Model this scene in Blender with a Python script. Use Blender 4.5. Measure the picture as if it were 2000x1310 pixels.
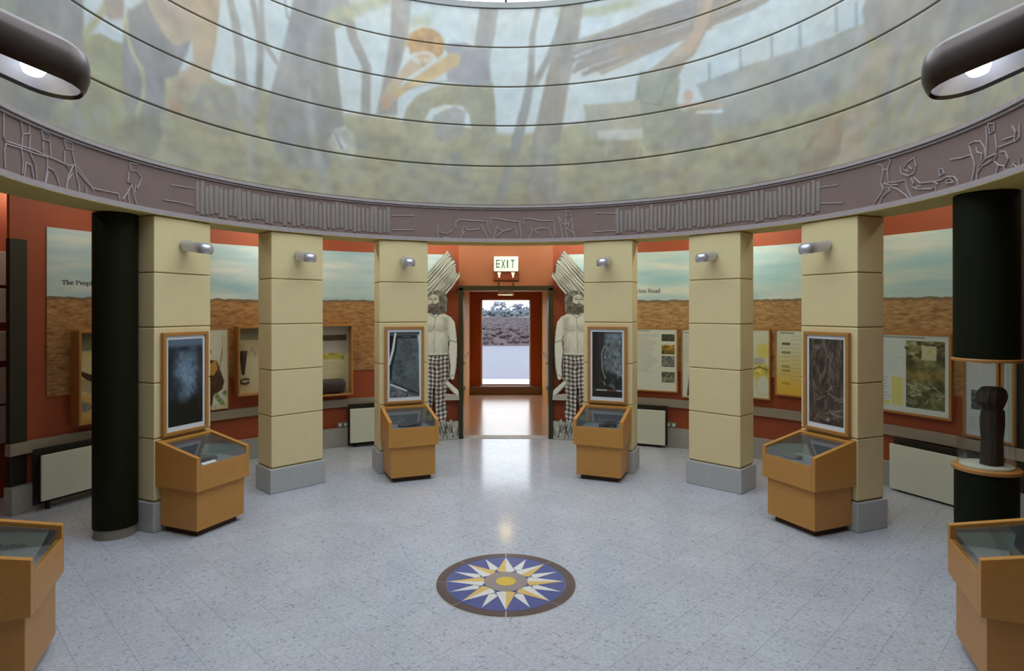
import bpy, bmesh, math, random
import numpy as np
from mathutils import Vector, Matrix

# ------------------------------------------------------------------ camera, sky, exposure
scene = bpy.context.scene
for o in list(bpy.data.objects):
    bpy.data.objects.remove(o)
COL = scene.collection
FPX, CX, HY = 1186.0, 988.0, 603.0            # focal length in pixels, symmetry axis, horizon row
EYE = 1.75                                    # eye height
cam = bpy.data.cameras.new('camera'); camo = bpy.data.objects.new('camera', cam); COL.objects.link(camo)
camo.location = (0, 0, EYE); camo.rotation_euler = (math.radians(90), 0, 0)
cam.sensor_width = 36.0; cam.lens = FPX / 2000 * 36.0
cam.shift_x = (1000 - CX) / 2000; cam.shift_y = (HY - 655) / 2000
cam.clip_start = 0.05; cam.clip_end = 600
scene.camera = camo

world = bpy.data.worlds.new('overcast_sky'); scene.world = world; world.use_nodes = True
bgn = world.node_tree.nodes['Background']
bgn.inputs[0].default_value = (0.87, 0.94, 1.0, 1); bgn.inputs[1].default_value = 1.9

vs = scene.view_settings
vs.view_transform = 'Standard'; vs.look = 'None'; vs.gamma = 1.0; vs.use_curve_mapping = False
vs.exposure = 0.62
scene.cycles.max_bounces = 8; scene.cycles.diffuse_bounces = 5; scene.cycles.glossy_bounces = 4
scene.cycles.transparent_max_bounces = 12; scene.cycles.transmission_bounces = 4
scene.cycles.caustics_reflective = False; scene.cycles.caustics_refractive = False
scene.cycles.sample_clamp_indirect = 6.0

# ------------------------------------------------------------------ place: main measures (metres)
CY = 3.9            # centre of the round hall lies CY in front of the camera
R = 2.87            # inner face of pillars, frieze and mural
RW = 4.40           # outer wall
ZB, ZF, ZT = 2.492, 2.886, 5.11   # frieze bottom, frieze top, mural top
RAD = math.radians


def portal(name, loc, rot, sx, sy):
    l = bpy.data.lights.new(name, 'AREA'); l.shape = 'RECTANGLE'; l.size = sx; l.size_y = sy
    l.cycles.is_portal = True
    o = bpy.data.objects.new(name, l); COL.objects.link(o); o.location = loc; o.rotation_euler = rot


portal('skylight_portal', (0, CY, 6.5), (0, 0, 0), 5.9, 5.9)
portal('doorway_portal', (0, 13.2, 1.1), (RAD(-90), 0, 0), 1.1, 2.0)


def pol(th, r, z=0.0):
    """point at angle th (radians, + to the right of the door axis), radius r"""
    return Vector((r * math.sin(th), CY + r * math.cos(th), z))


def wall_at(px, py, r):
    """photo pixel -> (angle, height) on the far side of the cylinder of radius r"""
    t = (px - CX) / FPX
    a = 1 + t * t
    disc = max(0.0, 4 * CY * CY - 4 * a * (CY * CY - r * r))
    d = (2 * CY + math.sqrt(disc)) / (2 * a)
    return math.atan2(t * d, d - CY), EYE + (HY - py) * d / FPX


# ------------------------------------------------------------------ helpers
def lin(c):
    c = np.asarray(c, float) / 255.0
    return np.where(c <= 0.04045, c / 12.92, ((c + 0.055) / 1.055) ** 2.4)


def L4(c):
    v = lin(c); return (float(v[0]), float(v[1]), float(v[2]), 1)


def N(nt, typ, **kw):
    n = nt.nodes.new(typ)
    for k, v in kw.items():
        setattr(n, k, v)
    return n


def mat(name, rgb, rough=0.55, metal=0.0, var=0.05, scale=14.0, stretch=(1, 1, 1), bump=0.0, spec=0.5, emit=0.0, second=None, coat=0.0):
    m = bpy.data.materials.new(name); m.use_nodes = True
    nt = m.node_tree; b = nt.nodes['Principled BSDF']
    b.inputs['Roughness'].default_value = rough; b.inputs['Metallic'].default_value = metal
    b.inputs['Specular IOR Level'].default_value = spec; b.inputs['Coat Weight'].default_value = coat
    tc = N(nt, 'ShaderNodeTexCoord'); mp = N(nt, 'ShaderNodeMapping'); mp.inputs['Scale'].default_value = stretch
    no = N(nt, 'ShaderNodeTexNoise'); no.inputs['Scale'].default_value = scale; no.inputs['Detail'].default_value = 4
    nt.links.new(tc.outputs['Object'], mp.inputs['Vector']); nt.links.new(mp.outputs[0], no.inputs['Vector'])
    mx = N(nt, 'ShaderNodeMix', data_type='RGBA')
    c = lin(rgb)
    lo = c * (1 - 2 * var) if second is None else lin(second)
    hi = np.minimum(c * (1 + 2 * var), 1) if second is None else c
    mx.inputs[6].default_value = (*map(float, lo), 1); mx.inputs[7].default_value = (*map(float, hi), 1)
    nt.links.new(no.outputs['Fac'], mx.inputs[0]); nt.links.new(mx.outputs[2], b.inputs['Base Color'])
    if bump:
        bp = N(nt, 'ShaderNodeBump'); bp.inputs['Strength'].default_value = bump; bp.inputs['Distance'].default_value = 0.01
        nt.links.new(no.outputs['Fac'], bp.inputs['Height']); nt.links.new(bp.outputs[0], b.inputs['Normal'])
    if emit:
        b.inputs['Emission Color'].default_value = L4(rgb); b.inputs['Emission Strength'].default_value = emit
    return m


def print_mat(name, rough=0.6, spec=0.3, noise=0.0, nscale=40):
    m = bpy.data.materials.new(name); m.use_nodes = True; nt = m.node_tree; b = nt.nodes['Principled BSDF']
    at = N(nt, 'ShaderNodeVertexColor', layer_name='Col')
    b.inputs['Roughness'].default_value = rough; b.inputs['Specular IOR Level'].default_value = spec
    if noise:
        tc = N(nt, 'ShaderNodeTexCoord'); no = N(nt, 'ShaderNodeTexNoise'); no.inputs['Scale'].default_value = nscale; no.inputs['Detail'].default_value = 5
        nt.links.new(tc.outputs['Object'], no.inputs['Vector'])
        mr = N(nt, 'ShaderNodeMapRange'); mr.inputs['To Min'].default_value = 1 - noise; mr.inputs['To Max'].default_value = 1 + noise
        mr.inputs['From Min'].default_value = 0.25; mr.inputs['From Max'].default_value = 0.75
        nt.links.new(no.outputs['Fac'], mr.inputs['Value'])
        vm = N(nt, 'ShaderNodeVectorMath', operation='SCALE')
        nt.links.new(at.outputs['Color'], vm.inputs[0]); nt.links.new(mr.outputs[0], vm.inputs['Scale'])
        nt.links.new(vm.outputs[0], b.inputs['Base Color'])
    else:
        nt.links.new(at.outputs['Color'], b.inputs['Base Color'])
    return m


def glass_mat(name, tint=(0.95, 0.97, 0.96), gloss=0.07):
    m = bpy.data.materials.new(name); m.use_nodes = True; nt = m.node_tree; nt.nodes.clear()
    out = N(nt, 'ShaderNodeOutputMaterial'); tr = N(nt, 'ShaderNodeBsdfTransparent'); gl = N(nt, 'ShaderNodeBsdfGlossy')
    tr.inputs[0].default_value = (*tint, 1); gl.inputs['Roughness'].default_value = 0.02
    lw = N(nt, 'ShaderNodeFresnel'); lw.inputs['IOR'].default_value = 1.45
    mx = N(nt, 'ShaderNodeMixShader')
    mr = N(nt, 'ShaderNodeMapRange'); mr.inputs['From Min'].default_value = 0.0; mr.inputs['From Max'].default_value = 1; mr.inputs['To Min'].default_value = gloss * 0.3; mr.inputs['To Max'].default_value = 0.3
    nt.links.new(lw.outputs[0], mr.inputs['Value']); nt.links.new(mr.outputs[0], mx.inputs[0])
    nt.links.new(tr.outputs[0], mx.inputs[1]); nt.links.new(gl.outputs[0], mx.inputs[2]); nt.links.new(mx.outputs[0], out.inputs[0])
    return m


def terrazzo_mat(name, base, tile_rand=0.05, rough=0.13):
    m = bpy.data.materials.new(name); m.use_nodes = True; nt = m.node_tree; b = nt.nodes['Principled BSDF']
    g = N(nt, 'ShaderNodeNewGeometry')
    v1 = N(nt, 'ShaderNodeTexVoronoi'); v1.inputs['Scale'].default_value = 95
    v2 = N(nt, 'ShaderNodeTexVoronoi'); v2.inputs['Scale'].default_value = 70
    no = N(nt, 'ShaderNodeTexNoise'); no.inputs['Scale'].default_value = 2.2; no.inputs['Detail'].default_value = 3
    for n in (v1, v2, no):
        nt.links.new(g.outputs['Position'], n.inputs['Vector'])
    r1 = N(nt, 'ShaderNodeValToRGB'); e = r1.color_ramp.elements
    c = lin(base)
    e[0].position = 0.0; e[0].color = (*(c * 0.84), 1); e[1].position = 1.0; e[1].color = (*np.minimum(c * 1.14, 1), 1)
    k = e.new(0.2); k.color = (*(c * 0.95), 1); k = e.new(0.8); k.color = (*(c * 1.05), 1)
    sx = N(nt, 'ShaderNodeSeparateColor'); nt.links.new(v1.outputs['Color'], sx.inputs[0]); nt.links.new(sx.outputs[0], r1.inputs[0])
    r2 = N(nt, 'ShaderNodeValToRGB'); e2 = r2.color_ramp.elements
    e2[0].position = 0.03; e2[0].color = (0.72, 0.72, 0.74, 1); e2[1].position = 0.05; e2[1].color = (1, 1, 1, 1)
    s2 = N(nt, 'ShaderNodeSeparateColor'); nt.links.new(v2.outputs['Color'], s2.inputs[0]); nt.links.new(s2.outputs[1], r2.inputs[0])
    mu = N(nt, 'ShaderNodeMix', data_type='RGBA', blend_type='MULTIPLY'); mu.inputs[0].default_value = 1
    nt.links.new(r1.outputs[0], mu.inputs[6]); nt.links.new(r2.outputs[0], mu.inputs[7])
    oi = N(nt, 'ShaderNodeObjectInfo'); mr = N(nt, 'ShaderNodeMapRange'); mr.inputs['To Min'].default_value = 1 - tile_rand; mr.inputs['To Max'].default_value = 1 + tile_rand
    nt.links.new(oi.outputs['Random'], mr.inputs['Value'])
    m2 = N(nt, 'ShaderNodeMapRange'); m2.inputs['From Min'].default_value = .3; m2.inputs['From Max'].default_value = .7; m2.inputs['To Min'].default_value = 0.95; m2.inputs['To Max'].default_value = 1.05
    nt.links.new(no.outputs['Fac'], m2.inputs['Value'])
    mm = N(nt, 'ShaderNodeMath', operation='MULTIPLY'); nt.links.new(mr.outputs[0], mm.inputs[0]); nt.links.new(m2.outputs[0], mm.inputs[1])
    vm = N(nt, 'ShaderNodeVectorMath', operation='SCALE'); nt.links.new(mu.outputs[2], vm.inputs[0]); nt.links.new(mm.outputs[0], vm.inputs['Scale'])
    nt.links.new(vm.outputs[0], b.inputs['Base Color'])
    b.inputs['Roughness'].default_value = rough; b.inputs['Specular IOR Level'].default_value = 0.3
    return m


class MB:
    """collects shapes for ONE mesh"""
    def __init__(s): s.v = []; s.f = []

    def add(s, vs, fs):
        o = len(s.v); s.v += [tuple(p) for p in vs]; s.f += [tuple(i + o for i in f) for f in fs]; return s

    def box(s, x0, x1, y0, y1, z0, z1, M=None):
        p = [Vector((x, y, z)) for z in (z0, z1) for y in (y0, y1) for x in (x0, x1)]
        if M is not None: p = [M @ q for q in p]
        return s.add(p, [(0, 2, 3, 1), (4, 5, 7, 6), (0, 1, 5, 4), (2, 6, 7, 3), (0, 4, 6, 2), (1, 3, 7, 5)])

    def prism(s, poly, x0, x1, axis='x'):
        """polygon of (a,b) pushed along an axis: x -> (y,z), y -> (x,z), z -> (x,y)"""
        def P(a, b, t):
            return {'x': (t, a, b), 'y': (a, t, b), 'z': (a, b, t)}[axis]
        n = len(poly)
        v = [P(a, b, x0) for a, b in poly] + [P(a, b, x1) for a, b in poly]
        f = [tuple(range(n - 1, -1, -1)), tuple(range(n, 2 * n))] + [(i, (i + 1) % n, n + (i + 1) % n, n + i) for i in range(n)]
        return s.add(v, f)

    def loft(s, rings, cap=True):
        n = len(rings[0]); v = [p for r in rings for p in r]; f = []
        for k in range(len(rings) - 1):
            for i in range(n):
                f.append((k * n + i, k * n + (i + 1) % n, (k + 1) * n + (i + 1) % n, (k + 1) * n + i))
        if cap:
            f.append(tuple(range(n - 1, -1, -1))); f.append(tuple((len(rings) - 1) * n + i for i in range(n)))
        return s.add(v, f)

    def lathe(s, prof, n=32, c=(0, 0), cap=True):
        rings = [[(c[0] + r * math.cos(2 * math.pi * i / n), c[1] + r * math.sin(2 * math.pi * i / n), z) for i in range(n)] for r, z in prof]
        return s.loft(rings, cap)

    def tube(s, pts, r, n=6, closed=False):
        pts = [Vector(p) for p in pts]
        if len(pts) < 2: return s
        rings = []
        for i, p in enumerate(pts):
            a = pts[max(i - 1, 0)]; b = pts[min(i + 1, len(pts) - 1)]
            t = (b - a).normalized() if (b - a).length > 1e-6 else Vector((0, 0, 1))
            u = t.orthogonal().normalized(); w = t.cross(u)
            rr = r[i] if isinstance(r, (list, tuple)) else r
            rings.append([p + rr * (math.cos(2 * math.pi * k / n) * u + math.sin(2 * math.pi * k / n) * w) for k in range(n)])
        # keep ring orientation consistent
        for k in range(1, len(rings)):
            best = min(range(n), key=lambda q: (rings[k][q] - pts[k] - (rings[k - 1][0] - pts[k - 1])).length)
            rings[k] = rings[k][best:] + rings[k][:best]
        return s.loft(rings)

    def arc(s, r0, r1, z0, z1, t0, t1, n=48, ends=True):
        """curved bar around the hall centre, radians"""
        rings = []
        for i in range(n + 1):
            t = t0 + (t1 - t0) * i / n
            rings.append([pol(t, r0, z0), pol(t, r1, z0), pol(t, r1, z1), pol(t, r0, z1)])
        if abs(abs(t1 - t0) - 2 * math.pi) < 1e-6:
            rings = rings[:-1]; m = len(rings)
            v = [p for r in rings for p in r]
            f = [(k * 4 + i, k * 4 + (i + 1) % 4, ((k + 1) % m) * 4 + (i + 1) % 4, ((k + 1) % m) * 4 + i) for k in range(m) for i in range(4)]
            return s.add(v, f)
        return s.loft(rings, ends)

    def mesh(s, name):
        me = bpy.data.meshes.new(name); me.from_pydata(s.v, [], s.f); me.update()
        bm = bmesh.new(); bm.from_mesh(me); bmesh.ops.recalc_face_normals(bm, faces=bm.faces); bm.to_mesh(me); bm.free()
        return me

    def build(s, name, m, parent=None, bevel=0.0, smooth=False, loc=None, seg=2):
        me = s.mesh(name); me.materials.append(m)
        return obj(name, me, parent, bevel, smooth, loc, seg)


def obj(name, me, parent=None, bevel=0.0, smooth=False, loc=None, seg=2):
    o = bpy.data.objects.new(name, me); COL.objects.link(o)
    if parent is not None: o.parent = parent
    if loc is not None: o.location = loc
    if smooth:
        for p in me.polygons: p.use_smooth = True
        md = o.modifiers.new('edges', 'EDGE_SPLIT'); md.split_angle = RAD(40)
    if bevel:
        md = o.modifiers.new('bevel', 'BEVEL'); md.width = bevel; md.segments = seg; md.limit_method = 'ANGLE'; md.angle_limit = RAD(40)
    return o


def thing(name, label, cat, loc=(0, 0, 0), rotz=0.0, group=None):
    o = bpy.data.objects.new(name, None); COL.objects.link(o); o.empty_display_size = 0.1
    o.location = loc; o.rotation_euler = (0, 0, rotz)
    return tag(o, label, cat, group)


def tag(o, label, cat, group=None):
    o['label'] = label; o['category'] = cat
    if group: o['group'] = group
    return o


def struct(o):
    o['kind'] = 'structure'; return o


def at_angle(name, label, cat, deg, r, z=0.0, group=None):
    """a thing on the circle: its local -Y looks at the hall centre, +X runs towards growing angle"""
    return thing(name, label, cat, pol(RAD(deg), r, z), -RAD(deg), group)


# ------------------------------------------------------------------ painting on fine vertex grids
class Paint:
    def __init__(s, x0, x1, z0, z1, res, base):
        s.x0, s.z0, s.res, s.soft0 = x0, z0, res, res
        s.nx = max(2, int(round((x1 - x0) / res)) + 1); s.nz = max(2, int(round((z1 - z0) / res)) + 1)
        s.X, s.Z = np.meshgrid(x0 + np.arange(s.nx) * (x1 - x0) / (s.nx - 1), z0 + np.arange(s.nz) * (z1 - z0) / (s.nz - 1))
        s.dx = (x1 - x0) / (s.nx - 1); s.dz = (z1 - z0) / (s.nz - 1)
        s.img = np.zeros((s.nz, s.nx, 3)); s.img[:] = base
        s.mask = np.zeros((s.nz, s.nx))

    def _win(s, pts, pad):
        a = np.array(pts); i0 = int((a[:, 0].min() - pad - s.x0) / s.dx); i1 = int((a[:, 0].max() + pad - s.x0) / s.dx) + 2
        j0 = int((a[:, 1].min() - pad - s.z0) / s.dz); j1 = int((a[:, 1].max() + pad - s.z0) / s.dz) + 2
        return slice(max(j0, 0), min(max(j1, 0), s.nz)), slice(max(i0, 0), min(max(i1, 0), s.nx))

    def _put(s, w, m, col, alpha, tex):
        if m.size == 0: return
        c = np.array(col, float)
        if tex is not None:
            c = c[None, None, :] * (1 + tex[0] * (fbm(s.X[w], s.Z[w], tex[1], 3, tex[2] if len(tex) > 2 else 1.0) - 0.5))[..., None]
        a = (m * alpha)[..., None]
        s.img[w] = s.img[w] * (1 - a) + c * a
        s.mask[w] = np.maximum(s.mask[w], m)

    def poly(s, pts, col, alpha=1.0, soft=None, tex=None):
        soft = soft or s.soft0
        w = s._win(pts, 3 * soft); X, Z = s.X[w], s.Z[w]
        if X.size == 0: return
        ins = np.zeros(X.shape, bool); dist = np.full(X.shape, 1e9); n = len(pts)
        for i in range(n):
            xa, za = pts[i]; xb, zb = pts[(i + 1) % n]
            if za != zb:
                ins ^= ((za > Z) != (zb > Z)) & (X < (xb - xa) * (Z - za) / (zb - za) + xa)
            dx, dz = xb - xa, zb - za; q = dx * dx + dz * dz + 1e-12
            t = np.clip(((X - xa) * dx + (Z - za) * dz) / q, 0, 1)
            dist = np.minimum(dist, np.hypot(X - xa - t * dx, Z - za - t * dz))
        m = np.clip(0.5 + np.where(ins, dist, -dist) / (2 * soft), 0, 1)
        s._put(w, m, col, alpha, tex)

    def line(s, pts, width, col, alpha=1.0, soft=None, tex=None):
        soft = soft or s.soft0
        wd = list(width) if isinstance(width, (list, tuple)) else [width] * len(pts)
        w = s._win(pts, max(wd) + 3 * soft); X, Z = s.X[w], s.Z[w]
        if X.size == 0: return
        best = np.full(X.shape, 1e9)
        for i in range(len(pts) - 1):
            xa, za = pts[i]; xb, zb = pts[i + 1]; dx, dz = xb - xa, zb - za; q = dx * dx + dz * dz + 1e-12
            t = np.clip(((X - xa) * dx + (Z - za) * dz) / q, 0, 1)
            best = np.minimum(best, np.hypot(X - xa - t * dx, Z - za - t * dz) - (wd[i] + (wd[i + 1] - wd[i]) * t) / 2)
        s._put(w, np.clip(0.5 - best / (2 * soft), 0, 1), col, alpha, tex)

    def ell(s, x, z, rx, rz, col, alpha=1.0, soft=None, tex=None, rot=0.0):
        pts = [(x + rx * math.cos(t) * math.cos(rot) - rz * math.sin(t) * math.sin(rot), z + rx * math.cos(t) * math.sin(rot) + rz * math.sin(t) * math.cos(rot)) for t in np.linspace(0, 2 * math.pi, 24)[:-1]]
        s.poly(pts, col, alpha, soft, tex)

    def rect(s, xa, xb, za, zb, col, alpha=1.0, soft=None, tex=None):
        s.poly([(xa, za), (xb, za), (xb, zb), (xa, zb)], col, alpha, soft, tex)

    def sample(s, x, z):
        fi = np.clip((x - s.x0) / s.dx, 0, s.nx - 1.001); fj = np.clip((z - s.z0) / s.dz, 0, s.nz - 1.001)
        i, j = fi.astype(int), fj.astype(int); u, v = (fi - i)[..., None], (fj - j)[..., None]
        I = s.img
        return I[j, i] * (1 - u) * (1 - v) + I[j, i + 1] * u * (1 - v) + I[j + 1, i] * (1 - u) * v + I[j + 1, i + 1] * u * v


def _hash(ix, iz, seed):
    v = np.sin(ix * 127.1 + iz * 311.7 + seed * 74.7) * 43758.5453
    return v - np.floor(v)


def vnoise(x, z, seed=0):
    ix, iz = np.floor(x), np.floor(z); fx, fz = x - ix, z - iz
    fx = fx * fx * (3 - 2 * fx); fz = fz * fz * (3 - 2 * fz)
    return (_hash(ix, iz, seed) * (1 - fx) + _hash(ix + 1, iz, seed) * fx) * (1 - fz) + (_hash(ix, iz + 1, seed) * (1 - fx) + _hash(ix + 1, iz + 1, seed) * fx) * fz


def fbm(x, z, freq, octs=4, aspect=1.0, seed=0):
    t = np.zeros(np.shape(x)); a = 0.5; s = 0
    for k in range(octs):
        t = t + a * vnoise(x * freq * aspect + 17.3 * k, z * freq + 9.1 * k, seed + k); s += a; a *= 0.5; freq *= 2
    return t / s


def grid_object(name, pts, cols, m, parent=None):
    """pts (nz,nx,3), cols (nz,nx,3) in 0..255 -> mesh with a colour attribute"""
    nz, nx = pts.shape[:2]
    me = bpy.data.meshes.new(name)
    idx = np.arange(nz * nx).reshape(nz, nx)
    q = np.stack([idx[:-1, :-1], idx[:-1, 1:], idx[1:, 1:], idx[1:, :-1]], -1).reshape(-1, 4)
    return raw_mesh(name, pts.reshape(-1, 3), q, cols.reshape(-1, 3), m, parent)


def raw_mesh(name, v, q, cols, m, parent=None):
    me = bpy.data.meshes.new(name)
    me.vertices.add(len(v)); me.vertices.foreach_set('co', np.ascontiguousarray(v, dtype=np.float32).ravel())
    me.loops.add(q.size); me.loops.foreach_set('vertex_index', np.ascontiguousarray(q, dtype=np.int32).ravel())
    me.polygons.add(len(q)); me.polygons.foreach_set('loop_start', np.arange(0, q.size, 4, dtype=np.int32))
    me.polygons.foreach_set('loop_total', np.full(len(q), 4, dtype=np.int32))
    me.update(calc_edges=True); me.validate()
    a = me.color_attributes.new('Col', 'FLOAT_COLOR', 'POINT')
    c = np.ones((len(v), 4), dtype=np.float32); c[:, :3] = lin(np.clip(cols, 0, 255))
    a.data.foreach_set('color', c.ravel())
    me.materials.append(m)
    o = bpy.data.objects.new(name, me); COL.objects.link(o)
    if parent is not None: o.parent = parent
    return o


def flat_print(name, p, y, m, parent):
    """a Paint shown on the local plane y = const, looking towards -Y"""
    pts = np.stack([p.X, np.full(p.X.shape, y), p.Z], -1)
    return grid_object(name, pts, p.img, m, parent)


# ------------------------------------------------------------------ materials
M_CREAM = mat('cream_rendered_block', (222, 206, 158), 0.6, var=0.025, scale=9, bump=0.02)
M_JOINT = mat('block_joint', (146, 126, 80), 0.8)  # darker olive-brown of the joints between pillar blocks
M_PLINTH = mat('pale_grey_stone', (176, 178, 178), 0.5, var=0.05, scale=30)
M_SKIRT = mat('grey_skirting', (160, 160, 152), 0.5, var=0.06, scale=20)
M_LEDGE = mat('grey_dado_ledge', (150, 140, 124), 0.5, var=0.04, scale=8)
M_RED = mat('terracotta_wall_paint', (156, 72, 38), 0.65, var=0.05, scale=3)
M_DARKWALL = mat('dark_brown_pier_paint', (36, 32, 16), 0.6)
M_OAK = mat('beech_veneer', (190, 136, 66), 0.38, var=0.07, scale=5, stretch=(1.5, 1.5, 9), spec=0.4)
M_OAKH = mat('beech_veneer_across', (190, 136, 66), 0.36, var=0.07, scale=5, stretch=(2, 9, 9), spec=0.4)
M_FRAME = mat('beech_frame', (176, 124, 62), 0.4, var=0.07, scale=8, stretch=(3, 3, 3))
M_TOE = mat('dark_plinth', (66, 44, 26), 0.6)
M_LINER = mat('grey_showcase_liner', (120, 122, 130), 0.7)
M_GLASS = glass_mat('showcase_glass')
M_SKYGLASS = glass_mat('skylight_glass', (0.97, 0.98, 0.98), 0.03)
M_CHROME = mat('brushed_metal_lamp', (196, 196, 206), 0.25, metal=0.6, var=0.03)
M_LAMPDARK = mat('dark_metal_lamp', (84, 77, 76), 0.3, metal=1.0, var=0.03)
M_REFL = mat('polished_reflector', (232, 232, 240), 0.25, metal=0.35, var=0.01)
M_BULB = mat('lit_bulb', (240, 244, 255), 0.3, emit=3.0)
M_BLACK = mat('dark_olive_column_paint', (24, 26, 9), 0.6, var=0.04, spec=0.12)
M_BLACK2 = mat('black_case_paint', (21, 25, 11), 0.6, var=0.04, spec=0.12)
M_COLBASE = mat('column_base_grey', (132, 126, 110), 0.55)
M_WHITE = mat('radiator_cream_enamel', (216, 218, 200), 0.4, var=0.01)
M_RADDARK = mat('radiator_dark_casing', (30, 28, 18), 0.6)
M_MATBOARD = mat('white_mount', (226, 232, 240), 0.5, var=0.01)
M_SOFFIT = mat('olive_cream_soffit', (190, 172, 100), 0.7, var=0.03)
M_FRIEZE = mat('brown_frieze_plaster', (124, 104, 99), 0.7, var=0.05, scale=6)
M_RELIEF = mat('grey_relief_line', (162, 152, 154), 0.7, var=0.08, scale=30)
M_LOG = mat('grey_relief_log', (136, 127, 124), 0.8, var=0.12, scale=12, stretch=(8, 8, 1))
M_JOINTD = mat('mural_joint_bead', (82, 72, 52), 0.6)
M_MURAL = print_mat('mural_paint', 0.7, 0.2, 0.05, 9)
M_PRINT = print_mat('photographic_print', 0.35, 0.4)
M_BOARD = print_mat('printed_board', 0.5, 0.3)
M_CUT = print_mat('cutout_print', 0.6, 0.2)
M_EDGE = mat('cutout_edge', (190, 190, 178), 0.6)
M_CEIL = mat('white_ceiling_paint', (206, 200, 182), 0.8, var=0.01)
M_OCHRE = mat('ochre_passage_wall', (220, 170, 70), 0.6, var=0.03)
M_STEP = mat('brown_step_carpet', (120, 100, 96), 0.9, var=0.1, scale=60)
M_ALU = mat('pale_door_frame', (222, 224, 232), 0.35, var=0.01)
M_DOOR = mat('dark_green_door', (50, 44, 20), 0.4)
M_BRASS = mat('brass_knob', (236, 214, 120), 0.25, metal=0.8)
M_PEWTER = mat('grey_handle', (150, 146, 132), 0.35, metal=0.5)
M_WOODDARK = mat('blackened_oak', (44, 34, 24), 0.75, var=0.2, scale=14, stretch=(1, 1, 0.3), bump=0.3)
M_ARTE = mat('dark_bog_wood', (58, 46, 42), 0.6, var=0.2, scale=30, bump=0.3)
M_CARD = mat('white_card', (236, 240, 244), 0.5, var=0.01)
M_FLOOR = terrazzo_mat('speckled_terrazzo', (188, 194, 206), 0.022)
M_GROUT = mat('grey_grout', (150, 153, 160), 0.8)
M_PFLOOR = mat('polished_passage_floor', (190, 160, 140), 0.2, var=0.04, scale=3)
M_MULLION = mat('dark_glazing_bar', (60, 62, 66), 0.5)

# ------------------------------------------------------------------ the setting
DOOR_T = math.asin(0.64 / RW)
TL = RAD(-73.4)                     # where the left wall stops at the side gallery

# floor: slab with diagonal terrazzo tiles
slab = MB(); slab.lathe([(RW + 0.9, -0.10), (RW + 0.9, -0.003)], 72, (0, CY))
floor = struct(slab.build('floor', M_GROUT))
TS, GAP = 0.2245, 0.0011
u0 = v0 = 2.187
s2 = math.sqrt(0.5)
tiles = []
for i in range(-40, 40):
    for j in range(-40, 40):
        u = u0 + (i + 0.5) * TS; v = v0 + (j + 0.5) * TS
        x, y = (u - v) * s2, (u + v) * s2
        if math.hypot(x, y - CY) > RW + 0.75: continue
        if y > CY + RW + 0.02: continue
        vis = y > 2.5 and abs(x / y) < 0.87
        tiles.append((not vis, math.hypot(x, y), x, y))
tiles.sort()
tb = MB(); h = (TS - GAP) / 2
Rz = Matrix.Rotation(RAD(45), 4, 'Z')
tb.box(-h, h, -h, h, -0.012, 0, Rz)
tile_me = tb.mesh('tile'); tile_me.materials.append(M_FLOOR)
rest = MB()
for k, (hid, d, x, y) in enumerate(tiles):
    if k < 300:
        t = bpy.data.objects.new('tile', tile_me); COL.objects.link(t); t.parent = floor; t.location = (x, y, 0)
    else:
        rest.box(-h, h, -h, h, -0.012, 0, Matrix.Translation((x, y, 0)) @ Rz)
ro = rest.build('tile_field', M_FLOOR, floor); ro['kind'] = 'stuff'

# outer wall
def wall_arc(name, t0, t1, z0, z1, r=RW, m=M_RED, th=0.12, n=60):
    return struct(MB().arc(r, r + th, z0, z1, t0, t1, n).build(name, m))

ZC = 2.95
wall_arc('wall_left', TL, -DOOR_T, 0, ZC, th=0.03)
wall_arc('wall_right', DOOR_T, RAD(260), 0, ZC, n=120)
wall_arc('wall_lintel', -DOOR_T, DOOR_T, 2.03, ZC, n=12, m=mat('lit_terracotta_lintel', (172, 104, 68), 0.55, var=0.04, scale=3))  # wall terracotta turned tan: light over the doorway put into the colour
wall_arc('wall_gallery', RAD(-101), RAD(-58), 0, ZC, r=4.98)
struct(MB().arc(RW, 5.1, 0, ZC, RAD(-101.2), RAD(-100), 1).build('wall_return', M_RED))
struct(MB().arc(RW + 0.03, 5.1, 0, ZC, RAD(-58.6), RAD(-58), 1).build('wall_gallery_end', M_RED))
# dark pier that closes the wall at the gallery, and its partner at the right edge
struct(MB().arc(RW - 0.012, RW + 0.034, 0.2, 2.35, TL - 0.001, TL + RAD(1.75), 4).build('trim_1', M_DARKWALL))
struct(MB().arc(RW - 0.02, RW + 0.02, 0.2, ZC, RAD(75.0), RAD(78.5), 4).build('trim_2', M_DARKWALL))
# skirting and dado ledge
for nm, a, b, n in (('left', TL - RAD(0.4), -DOOR_T, 60), ('right', DOOR_T, RAD(260), 120)):
    struct(MB().arc(RW - 0.075, RW + 0.02, 0, 0.235, a, b, n).build('baseboard_' + nm, M_SKIRT))
for k, (a, b, n) in enumerate(((TL - RAD(0.3), -RAD(12.5), 60), (RAD(12.5), RAD(260), 120))):
    struct(MB().arc(RW - 0.045, RW + 0.02, 0.50, 0.60, a, b, n).build('trim_%d' % (3 + k), M_LEDGE))
struct(MB().arc(R + 0.3, 5.2, ZC, ZC + 0.1, 0, 2 * math.pi, 96).build('ceiling', M_CEIL))

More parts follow.
